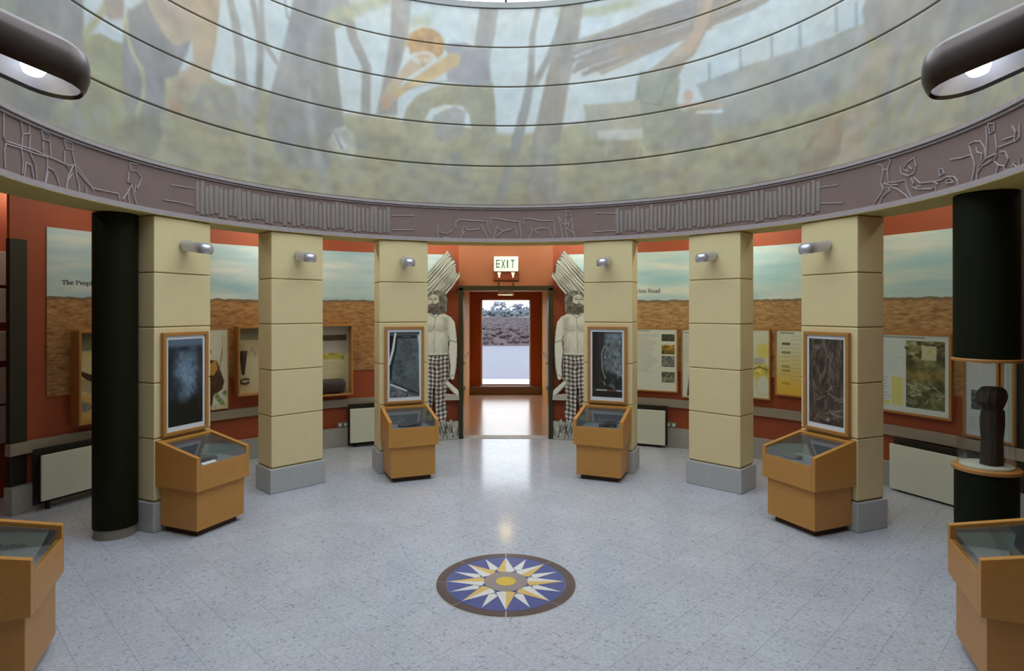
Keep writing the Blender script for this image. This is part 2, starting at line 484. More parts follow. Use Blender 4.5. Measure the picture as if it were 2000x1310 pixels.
# passage to the outside door
struct(MB().box(-0.9, 0.9, CY + RW - 0.05, 12.75, -0.1, -0.001).build('floor_passage', M_PFLOOR))
for s, nm in ((-1, 'left'), (1, 'right')):
    xa, xb = sorted((s * 0.74, s * 0.9))
    struct(MB().box(xa, xb, CY + RW * math.cos(DOOR_T) + 0.08, 12.6, 0, 2.2).build('wall_passage_' + nm, M_OCHRE))
    xa, xb = sorted((s * 0.725, s * 0.74))
    struct(MB().box(xa, xb, 9.4, 12.38, 0.86, 0.9).build('trim_%d' % (6 if s < 0 else 7), M_FRAME))
    xa, xb = sorted((s * 0.625, s * 0.9))
    struct(MB().box(xa, xb, 8.26, 8.40, 0, 2.2).build('wall_doorside_' + nm, M_RED))
struct(MB().box(-0.9, 0.9, 8.44, 12.7, 2.1, 2.2).build('ceiling_passage', M_CEIL))
end = MB(); end.box(-0.9, -0.515, 12.5, 12.7, 0.16, 2.2); end.box(0.515, 0.9, 12.5, 12.7, 0.16, 2.2); end.box(-0.515, 0.515, 12.5, 12.7, 1.95, 2.2)
struct(end.build('wall_passage_end', M_RED))
struct(MB().box(-0.74, 0.74, 12.4, 12.95, 0, 0.16).build('floor_step', M_STEP, bevel=0.01))
fr = MB(); fr.box(-0.515, -0.485, 12.52, 12.62, 0.16, 1.95); fr.box(0.485, 0.515, 12.52, 12.62, 0.16, 1.95); fr.box(-0.515, 0.515, 12.52, 12.62, 1.925, 1.95)
struct(fr.build('door_1', M_ALU))
struct(MB().box(-0.515, 0.515, 12.62, 13.5, 0.12, 0.19).build('trim_8', M_ALU))
struct(MB().box(-0.574, 0.574, 8.19, 8.40, -0.002, 0.005).build('trim_9', M_PLINTH, bevel=0.002))
# dark frame of the double door and its two leaves folded back
fr = MB()
for s in (-1, 1):
    a, b = sorted((s * 0.575, s * 0.635)); fr.box(a, b, 8.17, 8.27, 0, 2.03)
fr.box(-0.645, 0.645, 8.17, 8.27, 2.0, 2.06)
struct(fr.build('door_2', M_DOOR))
for s, nm in ((-1, 3), (1, 4)):
    a, b = sorted((s * 0.602, s * 0.634))
    d = struct(MB().box(a, b, 8.28, 8.78, 0.01, 1.99).build('door_%d' % nm, M_DOOR))
    MB().lathe([(0.0, -0.02), (0.02, -0.012), (0.024, 0), (0.02, 0.012), (0.0, 0.02)], 12).build('knob', M_BRASS, d, loc=(s * 0.565, 8.275, 1.01), smooth=True)
    MB().box(min(s * .55, s * .63), max(s * .55, s * .63), 8.272, 8.30, 0.64, 0.70).build('latch', M_PEWTER, d, bevel=0.006)

# outside
struct(MB().box(-30, 30, 12.96, 27.5, -0.05, 0.08).build('ground', mat('pale_gravel', (112, 114, 126), 0.9, var=0.06, scale=3)))

# ------------------------------------------------------------------ drum: mural, frieze, skylight
struct(MB().arc(R + 0.03, R + 0.33, ZB + 0.001, ZT, 0, 2 * math.pi, 96).build('wall_drum', M_SOFFIT))

PA = Paint(-R * math.pi, R * math.pi, ZF, ZT, 0.01, (168, 168, 152)); PA.soft0 = 0.016
def MP(pts):
    out = []
    for x, y in pts:
        t, z = wall_at(x, y, R); out.append((R * t, z))
    return out
def c1(pts): return MP([(x / 2.847, y / 2.847) for x, y in pts])
def c2(pts): return MP([(650 + x / 2.847, y / 2.847) for x, y in pts])
def c3(pts): return MP([(1300 + x / 2.847, y / 2.847) for x, y in pts])
def c6(pts): return MP([(160 + x / 5.459, y / 5.459) for x, y in pts])

SKY, OLIVE, TRUNK, BARK = (190, 202, 204), (162, 156, 122), (146, 142, 136), (152, 140, 118)
SKIN, CLOTH, MOSS, PINKG = (182, 160, 132), (140, 138, 138), (150, 152, 128), (166, 156, 150)
S0, S1 = -R * math.pi, R * math.pi
n1 = fbm(PA.X, PA.Z, 1.6, 4)
PA.img[:] = np.array(SKY)[None, None] * (0.96 + 0.08 * n1)[..., None]
# meadow with a soft edge
edge = ZF + 0.90 + 0.30 * fbm(PA.X, PA.X * 0, 0.55, 3) - 0.15
edge = edge + 0.22 * (fbm(PA.X, PA.X * 0, 2.6, 5, 1.0, 12) - 0.5)
edge = np.where(np.abs(PA.X) > 3.0, edge + np.clip((np.abs(PA.X) - 3.0) * 0.25, 0, 0.35), edge)
w = np.clip((edge - PA.Z) / 0.06 + 0.5, 0, 1)[..., None]
g = np.array(OLIVE)[None, None] * (0.86 + 0.28 * fbm(PA.X, PA.Z, 4.5, 4, 0.8, 5))[..., None]
g = g * (0.94 + 0.12 * fbm(PA.X, PA.Z, 14, 3, 0.5, 9))[..., None]
PA.img = PA.img * (1 - w) + g * w
# outside the picture: more trunks
for k in range(26):
    s = 4.7 + k * 0.36
    x = s if s < S1 else s - 2 * S1
    PA.line([(x, ZF + 0.1), (x + 0.1 * math.sin(k * 2.1), ZT)], [0.16 + 0.1 * math.sin(k * 5.0), 0.1], TRUNK, tex=(0.2, 6))
T = (0.22, 5); TV = (0.25, 3, 2.5)
# left edge: big grey trunk
PA.poly(c1([(20, -260), (455, -260), (455, 395), (430, 520), (200, 640), (60, 640), (10, 200)]), (140, 136, 132), tex=TV)
PA.poly(c1([(0, -200), (110, -200), (90, 130), (60, 330), (0, 330)]), (150, 150, 128), tex=T)
PA.poly(c1([(455, -260), (700, -260), (705, 90), (690, 240), (640, 235), (560, 190), (470, 210)]), SKY)
PA.poly(c1([(465, 205), (560, 190), (690, 260), (700, 620), (720, 830), (460, 700), (440, 560)]), (156, 152, 112), tex=T)
# man with the bow
PA.poly(c1([(580, -200), (690, -200), (690, 105), (610, 110), (575, 60)]), (164, 150, 138), tex=T)
PA.line(c1([(580, 50), (530, 120), (475, 190)]), 0.05, (176, 168, 128))
PA.poly(c1([(700, 100), (830, -30), (1000, -200), (1240, -200), (1210, 200), (1160, 400), (1100, 480), (960, 430), (880, 440), (800, 480), (690, 280)]), SKIN, tex=(0.14, 4))
PA.poly(c6([(440, 440), (500, 110), (690, 0), (720, 80), (800, 230), (900, 390), (1000, 470), (1170, 430), (1130, 600), (1050, 720), (1020, 800), (880, 840), (900, 1200), (640, 1250), (620, 1350), (460, 1350), (430, 900)]), CLOTH, tex=T)
PA.poly(c6([(690, 0), (900, -60), (1240, -60), (1230, 250), (1180, 400), (1060, 470), (980, 460), (900, 380), (790, 220), (720, 80)]), (178, 160, 140), tex=T)
PA.poly(c6([(1180, -60), (1480, -60), (1480, 200), (1440, 320), (1420, 560), (1370, 740), (1300, 900), (1110, 1180), (930, 1180), (890, 1080), (960, 920), (1100, 780), (1190, 640), (1170, 430), (1210, 330)]), SKIN, tex=T)
PA.poly(c6([(930, 1080), (1000, 1090), (1110, 1150), (1080, 1220), (930, 1200)]), (190, 138, 108), alpha=0.7)
PA.poly(c6([(1125, 560), (1170, 440), (1190, 640), (1110, 750), (1050, 760), (1060, 710)]), SKY)
PA.line(c6([(470, 210), (480, 380), (540, 560), (640, 740), (665, 900), (650, 1050), (595, 1180), (585, 1330)]), 0.035, (186, 180, 134))
PA.line(c1([(765, 640), (760, 730), (800, 810)]), 0.03, (186, 180, 134))
PA.poly(c1([(690, 640), (890, 640), (900, 760), (860, 860), (800, 890), (720, 870), (690, 780)]), (134, 128, 104), alpha=0.8, tex=T)
PA.poly(c6([(1290, 900), (1490, 900), (1640, 950), (1700, 1100), (1760, 1300), (1100, 1300), (1120, 1180)]), (150, 146, 120), tex=T)
PA.ell(*MP([(430, 210)])[0], 0.24, 0.18, (150, 146, 142), 0.8, 0.06)
# sky between thin trees
PA.poly(c6([(1480, -60), (1700, -60), (1900, -60), (1900, 980), (1700, 930), (1500, 900), (1370, 820), (1420, 560), (1450, 320)]), SKY)
PA.line(c6([(1560, -80), (1640, 250), (1690, 600), (1700, 900), (1720, 1250)]), [.07, .09, .1, .12, .12], (158, 156, 152), tex=T)
PA.line(c1([(1400, -20), (1450, 230), (1440, 480), (1380, 700), (1400, 900)]), [.06, .08, .07, .08, .1], (152, 148, 142), tex=T)
PA.line(c1([(1450, -20), (1460, 220), (1540, 350)]), [.05, .06, .05], (156, 152, 148))
PA.line(c1([(1580, -20), (1600, 100), (1640, 120)]), 0.02, (140, 138, 138))
# the broad trunk with a sky gap
PA.poly(MP([(577, -30), (672, -30), (690, 30), (655, 60), (662, 150), (672, 260), (660, 300), (640, 330), (560, 330), (520, 260), (528, 180), (548, 110), (565, 40)]), (146, 144, 140), tex=TV)
PA.poly(MP([(630, 60), (655, 50), (660, 160), (668, 240), (640, 250), (625, 120)]), (142, 136, 120), alpha=0.7, soft=0.05)
PA.line(MP([(603, 175), (606, 230), (620, 300), (640, 380)]), [.03, .05, .09, .13], (168, 170, 164), 0.8, 0.03)
PA.line(MP([(485, 170), (490, 250), (500, 380)]), [.08, .08, .1], (160, 160, 156), 0.7, 0.03)
PA.poly(MP([(655, 55), (720, 60), (745, 70), (760, -20), (770, 80), (752, 200), (740, 216), (700, 216), (672, 216)]), SKY)
PA.poly(MP([(655, 62), (688, 66), (706, 110), (710, 150), (705, 220), (672, 222), (662, 150)]), SKY)
PA.line(MP([(680, 30), (690, 75), (716, 130), (714, 220)]), [.1, .11, .1, .1], (150, 146, 140), tex=T)
# foliage at the top
for k in range(60):
    x = 640 + 200 * ((k * 0.618) % 1); y = -25 + 75 * ((k * 0.377) % 1)
    p = MP([(x, y)])[0]; PA.ell(p[0], p[1], 0.06, 0.05, (150 + 20 * (k % 3), 158 + 12 * (k % 3), 134), 0.35, 0.03)
for k in range(50):
    x = 1090 + 160 * ((k * 0.618) % 1); y = 5 + 60 * ((k * 0.377) % 1) * (0.4 + 0.6 * ((k * 0.618) % 1))
    p = MP([(x, y)])[0]; PA.ell(p[0], p[1], 0.05, 0.04, (158 + 14 * (k % 3), 166 + 10 * (k % 3), 140), 0.4, 0.03)
# basket of the axe-man and small white patch
PA.poly(MP([(655, 250), (676, 247), (690, 262), (697, 285), (688, 310), (672, 314), (655, 300), (640, 278)]), (196, 196, 172), tex=T)
PA.poly(MP([(655, 255), (673, 249), (668, 262), (676, 288), (664, 282)]), (208, 216, 220))
PA.line(MP([(655, 262), (668, 290)]), 0.015, (110, 116, 130))
# trunk behind the kneeling man
PA.poly(c2([(330, -40), (440, -40), (420, 200), (360, 420), (360, 640), (240, 640), (290, 400), (320, 180)]), (152, 148, 142), tex=TV)
PA.poly(c2([(830, -40), (930, -40), (905, 180), (870, 340), (900, 600), (830, 600), (780, 300)]), (148, 146, 142), tex=TV)
PA.poly(c2([(400, 600), (450, 560), (560, 490), (500, 480), (400, 520), (370, 560), (355, 650), (385, 680)]), SKY)
# kneeling man: legs, tunic, arms, hair, face
PA.poly(c2([(470, 530), (600, 470), (760, 460), (890, 460), (905, 620), (910, 760), (860, 800), (780, 790), (760, 640), (720, 590), (620, 580), (540, 610), (500, 690), (420, 700), (390, 680), (410, 600)]), (156, 152, 124), tex=T)
PA.poly(c2([(520, 660), (545, 615), (560, 600), (552, 680)]), SKY)
PA.ell(*c2([(620, 615)])[0], 0.06, 0.04, (200, 206, 190))
PA.poly(c2([(560, 640), (680, 590), (740, 620), (720, 760), (600, 790), (560, 760)]), (148, 148, 146), 0.8, tex=T)
PA.poly(c2([(600, 250), (740, 235), (830, 290), (870, 400), (880, 470), (760, 480), (640, 450), (620, 380), (640, 300)]), (152, 150, 152), tex=T)
PA.poly(c2([(430, 330), (480, 360), (520, 360), (400, 440), (340, 520), (300, 570), (275, 560), (300, 480), (380, 390)]), (184, 164, 134), tex=T)
PA.poly(c2([(660, 290), (715, 310), (700, 360), (560, 440), (420, 500), (340, 560), (330, 510), (440, 440), (560, 360)]), (192, 164, 116), tex=T)
PA.poly(c2([(270, 530), (320, 520), (330, 560), (310, 610), (270, 610)]), (184, 150, 124))
PA.poly(c2([(430, 300), (420, 235), (450, 180), (500, 155), (570, 175), (612, 235), (615, 295), (585, 330), (560, 300), (520, 285), (470, 290)]), (184, 142, 94), tex=(0.3, 12))
for k in range(22):
    a = -0.15 + k * 0.155; q = c2([(515 + 92 * math.cos(a), 255 - 88 * math.sin(a))])[0]; PA.ell(q[0], q[1], 0.035, 0.026, (176 + 10 * (k % 3), 134 + 8 * (k % 3), 88), 0.65, 0.015)
PA.poly(c2([(465, 300), (500, 288), (540, 292), (558, 320), (535, 355), (505, 368), (478, 350), (462, 322)]), (204, 184, 158))
PA.poly(c2([(472, 312), (500, 303), (536, 308), (532, 322), (500, 318), (476, 324)]), (156, 128, 102), 0.55, 0.012)
PA.line(c2([(498, 318), (494, 340), (504, 344)]), 0.01, (166, 138, 112), 0.7)
PA.poly(c2([(485, 352), (515, 350), (508, 368), (492, 366)]), (176, 134, 96), 0.7)
PA.line(c2([(400, 500), (560, 460), (650, 450)]), 0.016, (130, 126, 110), 0.5)
# forked sapling and leaning trunk
PA.line(c2([(1155, -20), (1110, 200), (1100, 440), (1080, 560), (1020, 800), (930, 1130)]), [.06, .065, .08, .1, .12, .12], (146, 146, 142), tex=TV)
PA.line(c2([(1270, 120), (1200, 320), (1120, 470)]), [.05, .07, .08], (146, 146, 142), tex=T)
PA.line(c2([(1340, -30), (1300, 220), (1240, 500), (1190, 760), (1150, 1140)]), [.24, .26, .27, .3, .36], (148, 142, 130), tex=TV)
# bundle of sticks carried on the shoulder
for k in range(26):
    q = k / 25
    x0, y0 = 1150 + 30 * math.sin(k * 2.4), 78 + 66 * q
    x1, y1 = 1395 + 110 * ((k * .618) % 1), -20 + 66 * q * (0.6 + 0.3 * math.sin(k))
    PA.line(MP([(x0, y0), ((x0 + x1) / 2, (y0 + y1) / 2 - 4), (x1, y1)]), 0.05, (140 + 24 * ((k * 7) % 5) / 4, 134 + 18 * ((k * 7) % 5) / 4, 132), 0.9)
PA.line(MP([(1215, 100), (1330, 68), (1390, 30)]), 0.09, (160, 142, 122), 0.8, 0.03)
# woman carrying them: dress, head, arm
PA.poly(MP([(1355, 60), (1365, -10), (1390, -10), (1392, 50), (1370, 100), (1330, 160), (1320, 195), (1250, 200), (1250, 150), (1290, 120)]), (164, 152, 132), tex=T)
PA.line(MP([(1385, -10), (1375, 40), (1350, 90)]), [.09, .1, .12], (184, 156, 132))
PA.poly(MP([(1250, 140), (1330, 140), (1322, 200), (1345, 235), (1360, 250), (1395, 262), (1395, 282), (1310, 290), (1262, 295), (1240, 250), (1238, 200)]), (148, 152, 132), tex=T)
PA.line(MP([(1245, 160), (1250, 200), (1290, 205), (1300, 170)]), 0.02, (128, 128, 118), 0.6)
PA.poly(MP([(1140, 205), (1250, 195), (1255, 270), (1150, 272)]), (170, 164, 140), tex=T)
PA.poly(MP([(1165, 255), (1255, 250), (1258, 272), (1170, 275)]), (190, 190, 176))
for x in (1188, 1250, 1318):
    PA.line(MP([(x - 6, 305), (x, 272), (x + 10, 300)]), 0.025, (188, 188, 172), 0.8)
# second child and hillside with fence posts
PA.poly(MP([(1325, 170), (1360, 110), (1480, 70), (1700, 0), (1760, -30), (1690, -30), (1500, 20), (1380, 60)]), SKY)
PA.poly(MP([(1340, 190), (1325, 150), (1340, 120), (1400, 75), (1600, -10), (1700, -40), (1690, 45), (1560, 90), (1380, 160)]), SKY)
PA.poly(MP([(1360, 165), (1450, 130), (1560, 95), (1690, 48), (1700, 160), (1560, 220), (1400, 250)]), (158, 160, 152), 0.9, tex=T)
for x, y in ((1386, 150), (1447, 125), (1508, 100), (1563, 80), (1634, 50), (1673, 40)):
    PA.line(MP([(x - 1, y - 26 - (x - 1386) * 0.03), (x, y + 10)]), 0.018, (140, 146, 152))
PA.ell(*MP([(1344, 188)])[0], 0.05, 0.06, (196, 164, 144))
PA.line(MP([(1330, 208), (1370, 204), (1408, 206)]), 0.05, (192, 166, 138))
PA.line(MP([(1362, 220), (1408, 217)]), 0.03, (214, 220, 222))
PA.poly(MP([(1330, 220), (1390, 222), (1396, 275), (1340, 285)]), (156, 150, 138), 0.8, tex=T)
# big bending figure at the right
PA.poly(MP([(1700, -30), (1990, -60), (1990, 60), (1880, 100), (1800, 110), (1740, 90), (1690, 60), (1684, 20)]), (152, 148, 140), tex=T)
PA.poly(MP([(1700, 95), (1790, 85), (1800, 130), (1740, 215), (1700, 235), (1660, 225), (1672, 150)]), (166, 154, 138), 0.8, tex=T)
PA.poly(MP([(1660, 225), (1690, 222), (1700, 260), (1690, 310), (1650, 318), (1636, 300), (1645, 260)]), (180, 162, 144), tex=T)
PA.poly(MP([(1600, 245), (1650, 225), (1640, 300), (1615, 330), (1550, 350), (1565, 300)]), (152, 132, 106), tex=T)
for q in (0, 1, 2, 3):
    PA.line(MP([(1755 + 40 * q, 90), (1738 + 34 * q, 170), (1716 + 28 * q, 250), (1700 + 25 * q, 300)]), 0.07, (146 + 6 * q, 148 + 4 * q, 148), 0.8, 0.03)
PA.poly(MP([(1765, 90), (1830, 95), (1815, 150), (1760, 170)]), (164, 162, 138), 0.8, tex=T)
# grass strokes over everything at the foot
rng = np.random.RandomState(4)
for k in range(900):
    s = rng.uniform(-4.9, 4.9); z = ZF + rng.uniform(0, 0.75) ** 1.3
    c = np.array([OLIVE, (152, 148, 140), (160, 164, 130), (146, 140, 128)][k % 4]) * rng.uniform(0.84, 1.12)
    PA.ell(s, z, rng.uniform(.03, .1), rng.uniform(.02, .07), c, 0.35, 0.03)
gray = PA.img.mean(-1, keepdims=True)
PA.img = gray + (PA.img - gray) * 0.86
PA.img *= (0.93 + 0.14 * fbm(PA.X, PA.Z, 9, 4, 1.0, 21))[..., None]
PA.img += 14 * (fbm(PA.X, PA.Z, 3, 4, 1.0, 33) - 0.5)[..., None] * np.array((1.2, 0.3, -1.0))
PA.img = 170 + (PA.img - 162) * 0.8

mural = thing('mural', 'muted painted mural of woodland people curving around the drum above the frieze', 'mural', (0, CY, ZF))
th = np.concatenate([np.linspace(-RAD(106), RAD(106), 1063), np.linspace(RAD(106), RAD(254), 120)[1:]])
zj = [ZF + 0.012, 3.337, 3.788, 4.222, 4.661, ZT - 0.012]
for k in range(5):
    za, zb = zj[k] + 0.0075, zj[k + 1] - 0.0075
    zz = np.linspace(za, zb, 44)
    zz = np.concatenate([[za], zz, [zb]]); rr = np.concatenate([[R + 0.022], np.full(44, R), [R + 0.022]])
    TH, ZZ = np.meshgrid(th, zz); RR = np.repeat(rr[:, None], len(th), 1)
    pts = np.stack([RR * np.sin(TH), RR * np.cos(TH), ZZ - ZF], -1)
    ss = np.where(TH > math.pi, TH - 2 * math.pi, TH) * R
    grid_object('mural_band', pts, PA.sample(ss, ZZ), M_MURAL, mural)
for z in zj[1:-1]:
    MB().arc(R + 0.006, R + 0.028, z - 0.0085 - ZF, z + 0.0085 - ZF, 0, 2 * math.pi, 128).build('joint_bead', M_JOINTD, mural, loc=(0, -CY, 0))

frieze = thing('frieze', 'brown plaster frieze band with grey relief figures and upright logs below the mural', 'frieze', (0, CY, ZB))
def fr_arc(name, m, r0, z0, z1):
    return MB().arc(r0, R + 0.32, z0 - ZB, z1 - ZB, 0, 2 * math.pi, 160).build(name, m, frieze, loc=(0, -CY, 0))
fr_arc('fascia', M_FRIEZE, R, ZB + 0.02, ZF - 0.02)
for z0, z1, r0 in ((ZB, ZB + 0.022, R - 0.022), (ZB + 0.024, ZB + 0.040, R - 0.012)):
    MB().arc(r0, R + 0.01, z0 - ZB, z1 - ZB, 0, 2 * math.pi, 160).build('lower_moulding', M_RELIEF, frieze, loc=(0, -CY, 0))
for z0, z1, r0 in ((ZF - 0.014, ZF + 0.012, R - 0.03), (ZF - 0.032, ZF - 0.018, R - 0.014)):
    MB().arc(r0, R + 0.01, z0 - ZB, z1 - ZB, 0, 2 * math.pi, 160).build('upper_moulding', M_RELIEF, frieze, loc=(0, -CY, 0))
MB().arc(R - 0.02, R + 0.34, -0.004, 0.002, 0, 2 * math.pi, 96).build('soffit', M_SOFFIT, frieze, loc=(0, -CY, 0))


def FP(x, y, off=0.004):
    t, z = wall_at(x, y, R); v = pol(t, R - off, z); return v - Vector((0, CY, ZB))


def relief(name, lines, r=0.0058):
    mb = MB()
    for ln in lines:
        # resample so lines hug the curve
        pts = []
        for a, b in zip(ln[:-1], ln[1:]):
            n = max(1, int(math.hypot(b[0] - a[0], b[1] - a[1]) / 12))
            pts += [(a[0] + (b[0] - a[0]) * i / n, a[1] + (b[1] - a[1]) * i / n) for i in range(n)]
        pts.append(ln[-1])
        mb.tube([FP(*p) for p in pts], r, 5)
    return mb.build(name, M_RELIEF, frieze)


def split_relief(groups, lines):
    for nm, (a, b) in groups:
        relief(nm + '_relief', lines[a:b])


def k1(pts): return [(x / 5.953, 200 + y / 5.953) for x, y in pts]
def k2(pts): return [(820 + x / 5.556, 390 + y / 5.556) for x, y in pts]
def k3(pts): return [(1680 + x / 6.25, 220 + y / 6.25) for x, y in pts]
split_relief([('porter', (0, 6)), ('pole', (6, 8)), ('porter', (8, 13)), ('porter', (13, 17)), ('rope', (17, 21)), ('hauler', (21, 99))], [k1(p) for p in (
    [(30, 120), (30, 400), (60, 470), (40, 560), (50, 760)], [(230, 190), (330, 230), (330, 360), (250, 370), (230, 190)], [(250, 380), (240, 540), (260, 700), (250, 830)],
    [(340, 380), (330, 560), (360, 640), (400, 720), (420, 900)], [(290, 690), (270, 860)], [(290, 700), (350, 730), (380, 880)],
    [(60, 480), (230, 530), (420, 600), (580, 640), (740, 710), (820, 740)], [(60, 450), (380, 550), (600, 650)],
    [(470, 320), (570, 370), (560, 450), (490, 430), (470, 320)], [(490, 450), (490, 560), (540, 660), (540, 780), (510, 950)], [(570, 460), (580, 620)], [(540, 750), (610, 790), (660, 880), (680, 970)], [(550, 800), (520, 950)],
    [(730, 430), (830, 470), (830, 550), (760, 540), (730, 430)], [(740, 560), (740, 700), (790, 760), (830, 830), (780, 900), (770, 1030)], [(830, 570), (860, 700), (880, 850), (910, 960), (910, 1040)], [(850, 720), (780, 870), (760, 1000)],
    [(860, 720), (940, 820), (1050, 970), (1080, 1030)], [(880, 780), (1010, 940), (1080, 1000), (1370, 1060)], [(990, 980), (1000, 1060)], [(1370, 1060), (1390, 1160)],
    [(1500, 700), (1590, 720), (1590, 800), (1510, 790), (1500, 700)], [(1490, 800), (1480, 930), (1530, 950), (1480, 1040), (1420, 1130)], [(1590, 810), (1640, 880), (1610, 960), (1590, 1000)], [(1530, 960), (1550, 1080), (1580, 1180)], [(1480, 1050), (1500, 1180)], [(1570, 950), (1560, 1050)])])
split_relief([('calf', (0, 1)), ('ground_line', (1, 2)), ('cow', (2, 6)), ('cow', (6, 10)), ('cow', (10, 14)), ('herder', (14, 99))], [k2(p) for p in (
    [(200, 270), (190, 340), (200, 410), (250, 380), (210, 350), (290, 370), (360, 330)], [(260, 410), (450, 430), (1700, 430)],
    [(390, 300), (390, 240), (430, 215), (560, 225), (730, 235), (740, 330), (770, 370)], [(470, 290), (460, 350), (490, 390)], [(480, 290), (520, 330), (640, 320), (660, 280), (700, 350), (740, 420)], [(480, 340), (440, 430)],
    [(770, 260), (770, 200), (830, 205), (920, 220), (1080, 240), (1100, 380), (1090, 430)], [(840, 280), (820, 350), (800, 430)], [(840, 300), (900, 340), (1000, 320), (1030, 290), (1060, 400)], [(900, 340), (840, 400)],
    [(1130, 260), (1130, 205), (1190, 205), (1290, 225), (1450, 230), (1470, 360), (1440, 420)], [(1200, 290), (1220, 350), (1180, 430)], [(1240, 330), (1300, 310), (1400, 310), (1430, 400)], [(1250, 340), (1290, 370)],
    [(1500, 180), (1540, 330), (1550, 420)], [(1510, 190), (1560, 270), (1620, 260)], [(1580, 120), (1640, 130), (1640, 180), (1590, 180), (1580, 120)], [(1590, 190), (1580, 300), (1600, 420)], [(1650, 190), (1660, 330), (1690, 430)], [(1640, 200), (1600, 320), (1660, 360)])])
split_relief([('archer', (0, 6)), ('leaping_animal', (6, 8)), ('reclining_animal', (8, 11)), ('small_animal', (11, 14)), ('spearman', (14, 21)), ('bearer', (21, 99))], [k3(p) for p in (
    [(220, 630), (280, 650), (290, 720), (260, 860), (290, 930), (270, 980), (200, 1070), (150, 1160)], [(350, 560), (380, 580), (340, 700), (350, 850), (440, 850), (560, 820), (570, 900), (640, 1050)], [(290, 700), (340, 690)],
    [(350, 900), (370, 950), (280, 1020), (240, 1130)], [(370, 900), (470, 940), (570, 1010), (600, 1060)], [(300, 860), (350, 880), (470, 880)],
    [(500, 660), (510, 740), (590, 770), (660, 740), (690, 650), (670, 550), (590, 600), (530, 690), (600, 720)], [(600, 650), (640, 690)],
    [(630, 800), (660, 860), (640, 900), (700, 930), (750, 930), (880, 930), (930, 900), (930, 990)], [(660, 790), (740, 860), (900, 840), (960, 870)], [(700, 900), (760, 900)],
    [(970, 690), (1010, 680), (1040, 740), (980, 770), (970, 690)], [(910, 840), (1000, 820), (1060, 780), (1150, 780), (1200, 830), (1210, 900)], [(1060, 840), (1110, 800), (1150, 850), (1060, 860)],
    [(1110, 570), (1240, 550), (1360, 510), (1380, 550)], [(1340, 380), (1400, 350), (1480, 350), (1530, 420), (1550, 540)], [(1340, 400), (1380, 520), (1410, 640), (1400, 720), (1370, 850)], [(1430, 420), (1440, 480), (1500, 500), (1490, 580)],
    [(1550, 160), (1560, 300), (1550, 520)], [(1570, 130), (1650, 130), (1650, 220), (1590, 260), (1570, 130)], [(1660, 250), (1680, 420), (1670, 500), (1540, 560), (1450, 670), (1430, 840)], [(1620, 580), (1500, 650), (1450, 720)],
    [(1720, 480), (1780, 470), (1820, 560), (1780, 650), (1700, 640), (1650, 590), (1680, 500)], [(1700, 640), (1660, 780)], [(1760, 650), (1780, 700), (1860, 690), (1900, 600)], [(1700, 420), (1880, 350)], [(1750, 330), (1900, 280)],
    [(1870, 160), (1910, 230), (1890, 350)], [(1960, 140), (1960, 300), (1900, 350)], [(1880, 620), (1950, 690), (1960, 560)])])
for ln in [
    [(333, 361), (380, 368)], [(318, 390), (345, 394), (378, 402)], [(765, 421), (808, 421)], [(765, 449), (808, 449)], [(1162, 416), (1202, 417)], [(1160, 453), (1202, 450)], [(1603, 397), (1648, 396)], [(1600, 366), (1638, 361)]]:
    relief('rail_line_relief', [ln], 0.005)


def frieze_edges(x):
    # frieze bottom and top rows in the picture above column x
    def row(z):
        t = (x - CX) / FPX; a = 1 + t * t
        d = (2 * CY + math.sqrt(4 * CY * CY - 4 * a * (CY * CY - R * R))) / (2 * a)
        return HY - (z - EYE) * FPX / d
    return row
random.seed(3)
for xa, xb, n in ((380, 763, 44), (1202, 1603, 46)):
    t0 = wall_at(xa, 420, R)[0]; t1 = wall_at(xb, 420, R)[0]
    for k in range(n):
        t = t0 + (t1 - t0) * (k + 0.5) / n
        w = abs(t1 - t0) * R / n * random.uniform(0.4, 0.52)
        za = 0.055 + random.uniform(0, 0.035); zb = 0.394 - 0.045 - random.uniform(0, 0.045)
        rings = []
        lean = random.uniform(-.008, .008)
        for z, sc in ((za, 0.85), (za + 0.012, 1.0), (zb - 0.012, 0.95), (zb, 0.75)):
            off = lean * (z - za) / (zb - za)
            rings.append([(off + w * sc * math.cos(a), -0.012 * sc * math.sin(a) if math.sin(a) > 0 else 0.004, z) for a in np.linspace(0, 2 * math.pi, 9)[:-1]])
        lo = MB().loft(rings).build('log', M_LOG, frieze, smooth=True)
        p = pol(t, R - 0.001, 0) - Vector((0, CY, 0)); lo.location = p; lo.rotation_euler = (0, 0, -t)

sky = struct(MB().arc(R - 0.015, R + 0.33, ZT - 0.012, ZT + 0.05, 0, 2 * math.pi, 96).build('window_1', mat('skylight_curb', (150, 152, 150), 0.6)))
ZA = 6.3
for k in range(16):
    a0, a1 = RAD(22.5 * k), RAD(22.5 * (k + 1))
    mb = MB(); P0, P1 = pol(a0, R + 0.06, ZT + 0.05), pol(a1, R + 0.06, ZT + 0.05); A0, A1 = pol(a0, 0.25, ZA), pol(a1, 0.25, ZA)
    mb.add([P0, P1, A1, A0], [(0, 1, 2, 3)])
    mb.build('pane', M_SKYGLASS, sky)
    mb = MB(); mb.tube([pol(a0, R + 0.06, ZT + 0.05), pol(a0, 0.25, ZA)], 0.016, 4); mb.build('glazing_bar', M_MULLION, sky)
MB().lathe([(0.27, ZA - 0.02), (0.27, ZA + 0.03), (0.05, ZA + 0.08)], 24, (0, CY)).build('cap', M_MULLION, sky)

# ------------------------------------------------------------------ pillars
PW, PD = 0.53, 0.30
LEVELS = [(0.24, 0.729), (0.729, 1.165), (1.165, 1.605), (1.605, 2.037), (2.037, ZB - 0.006)]


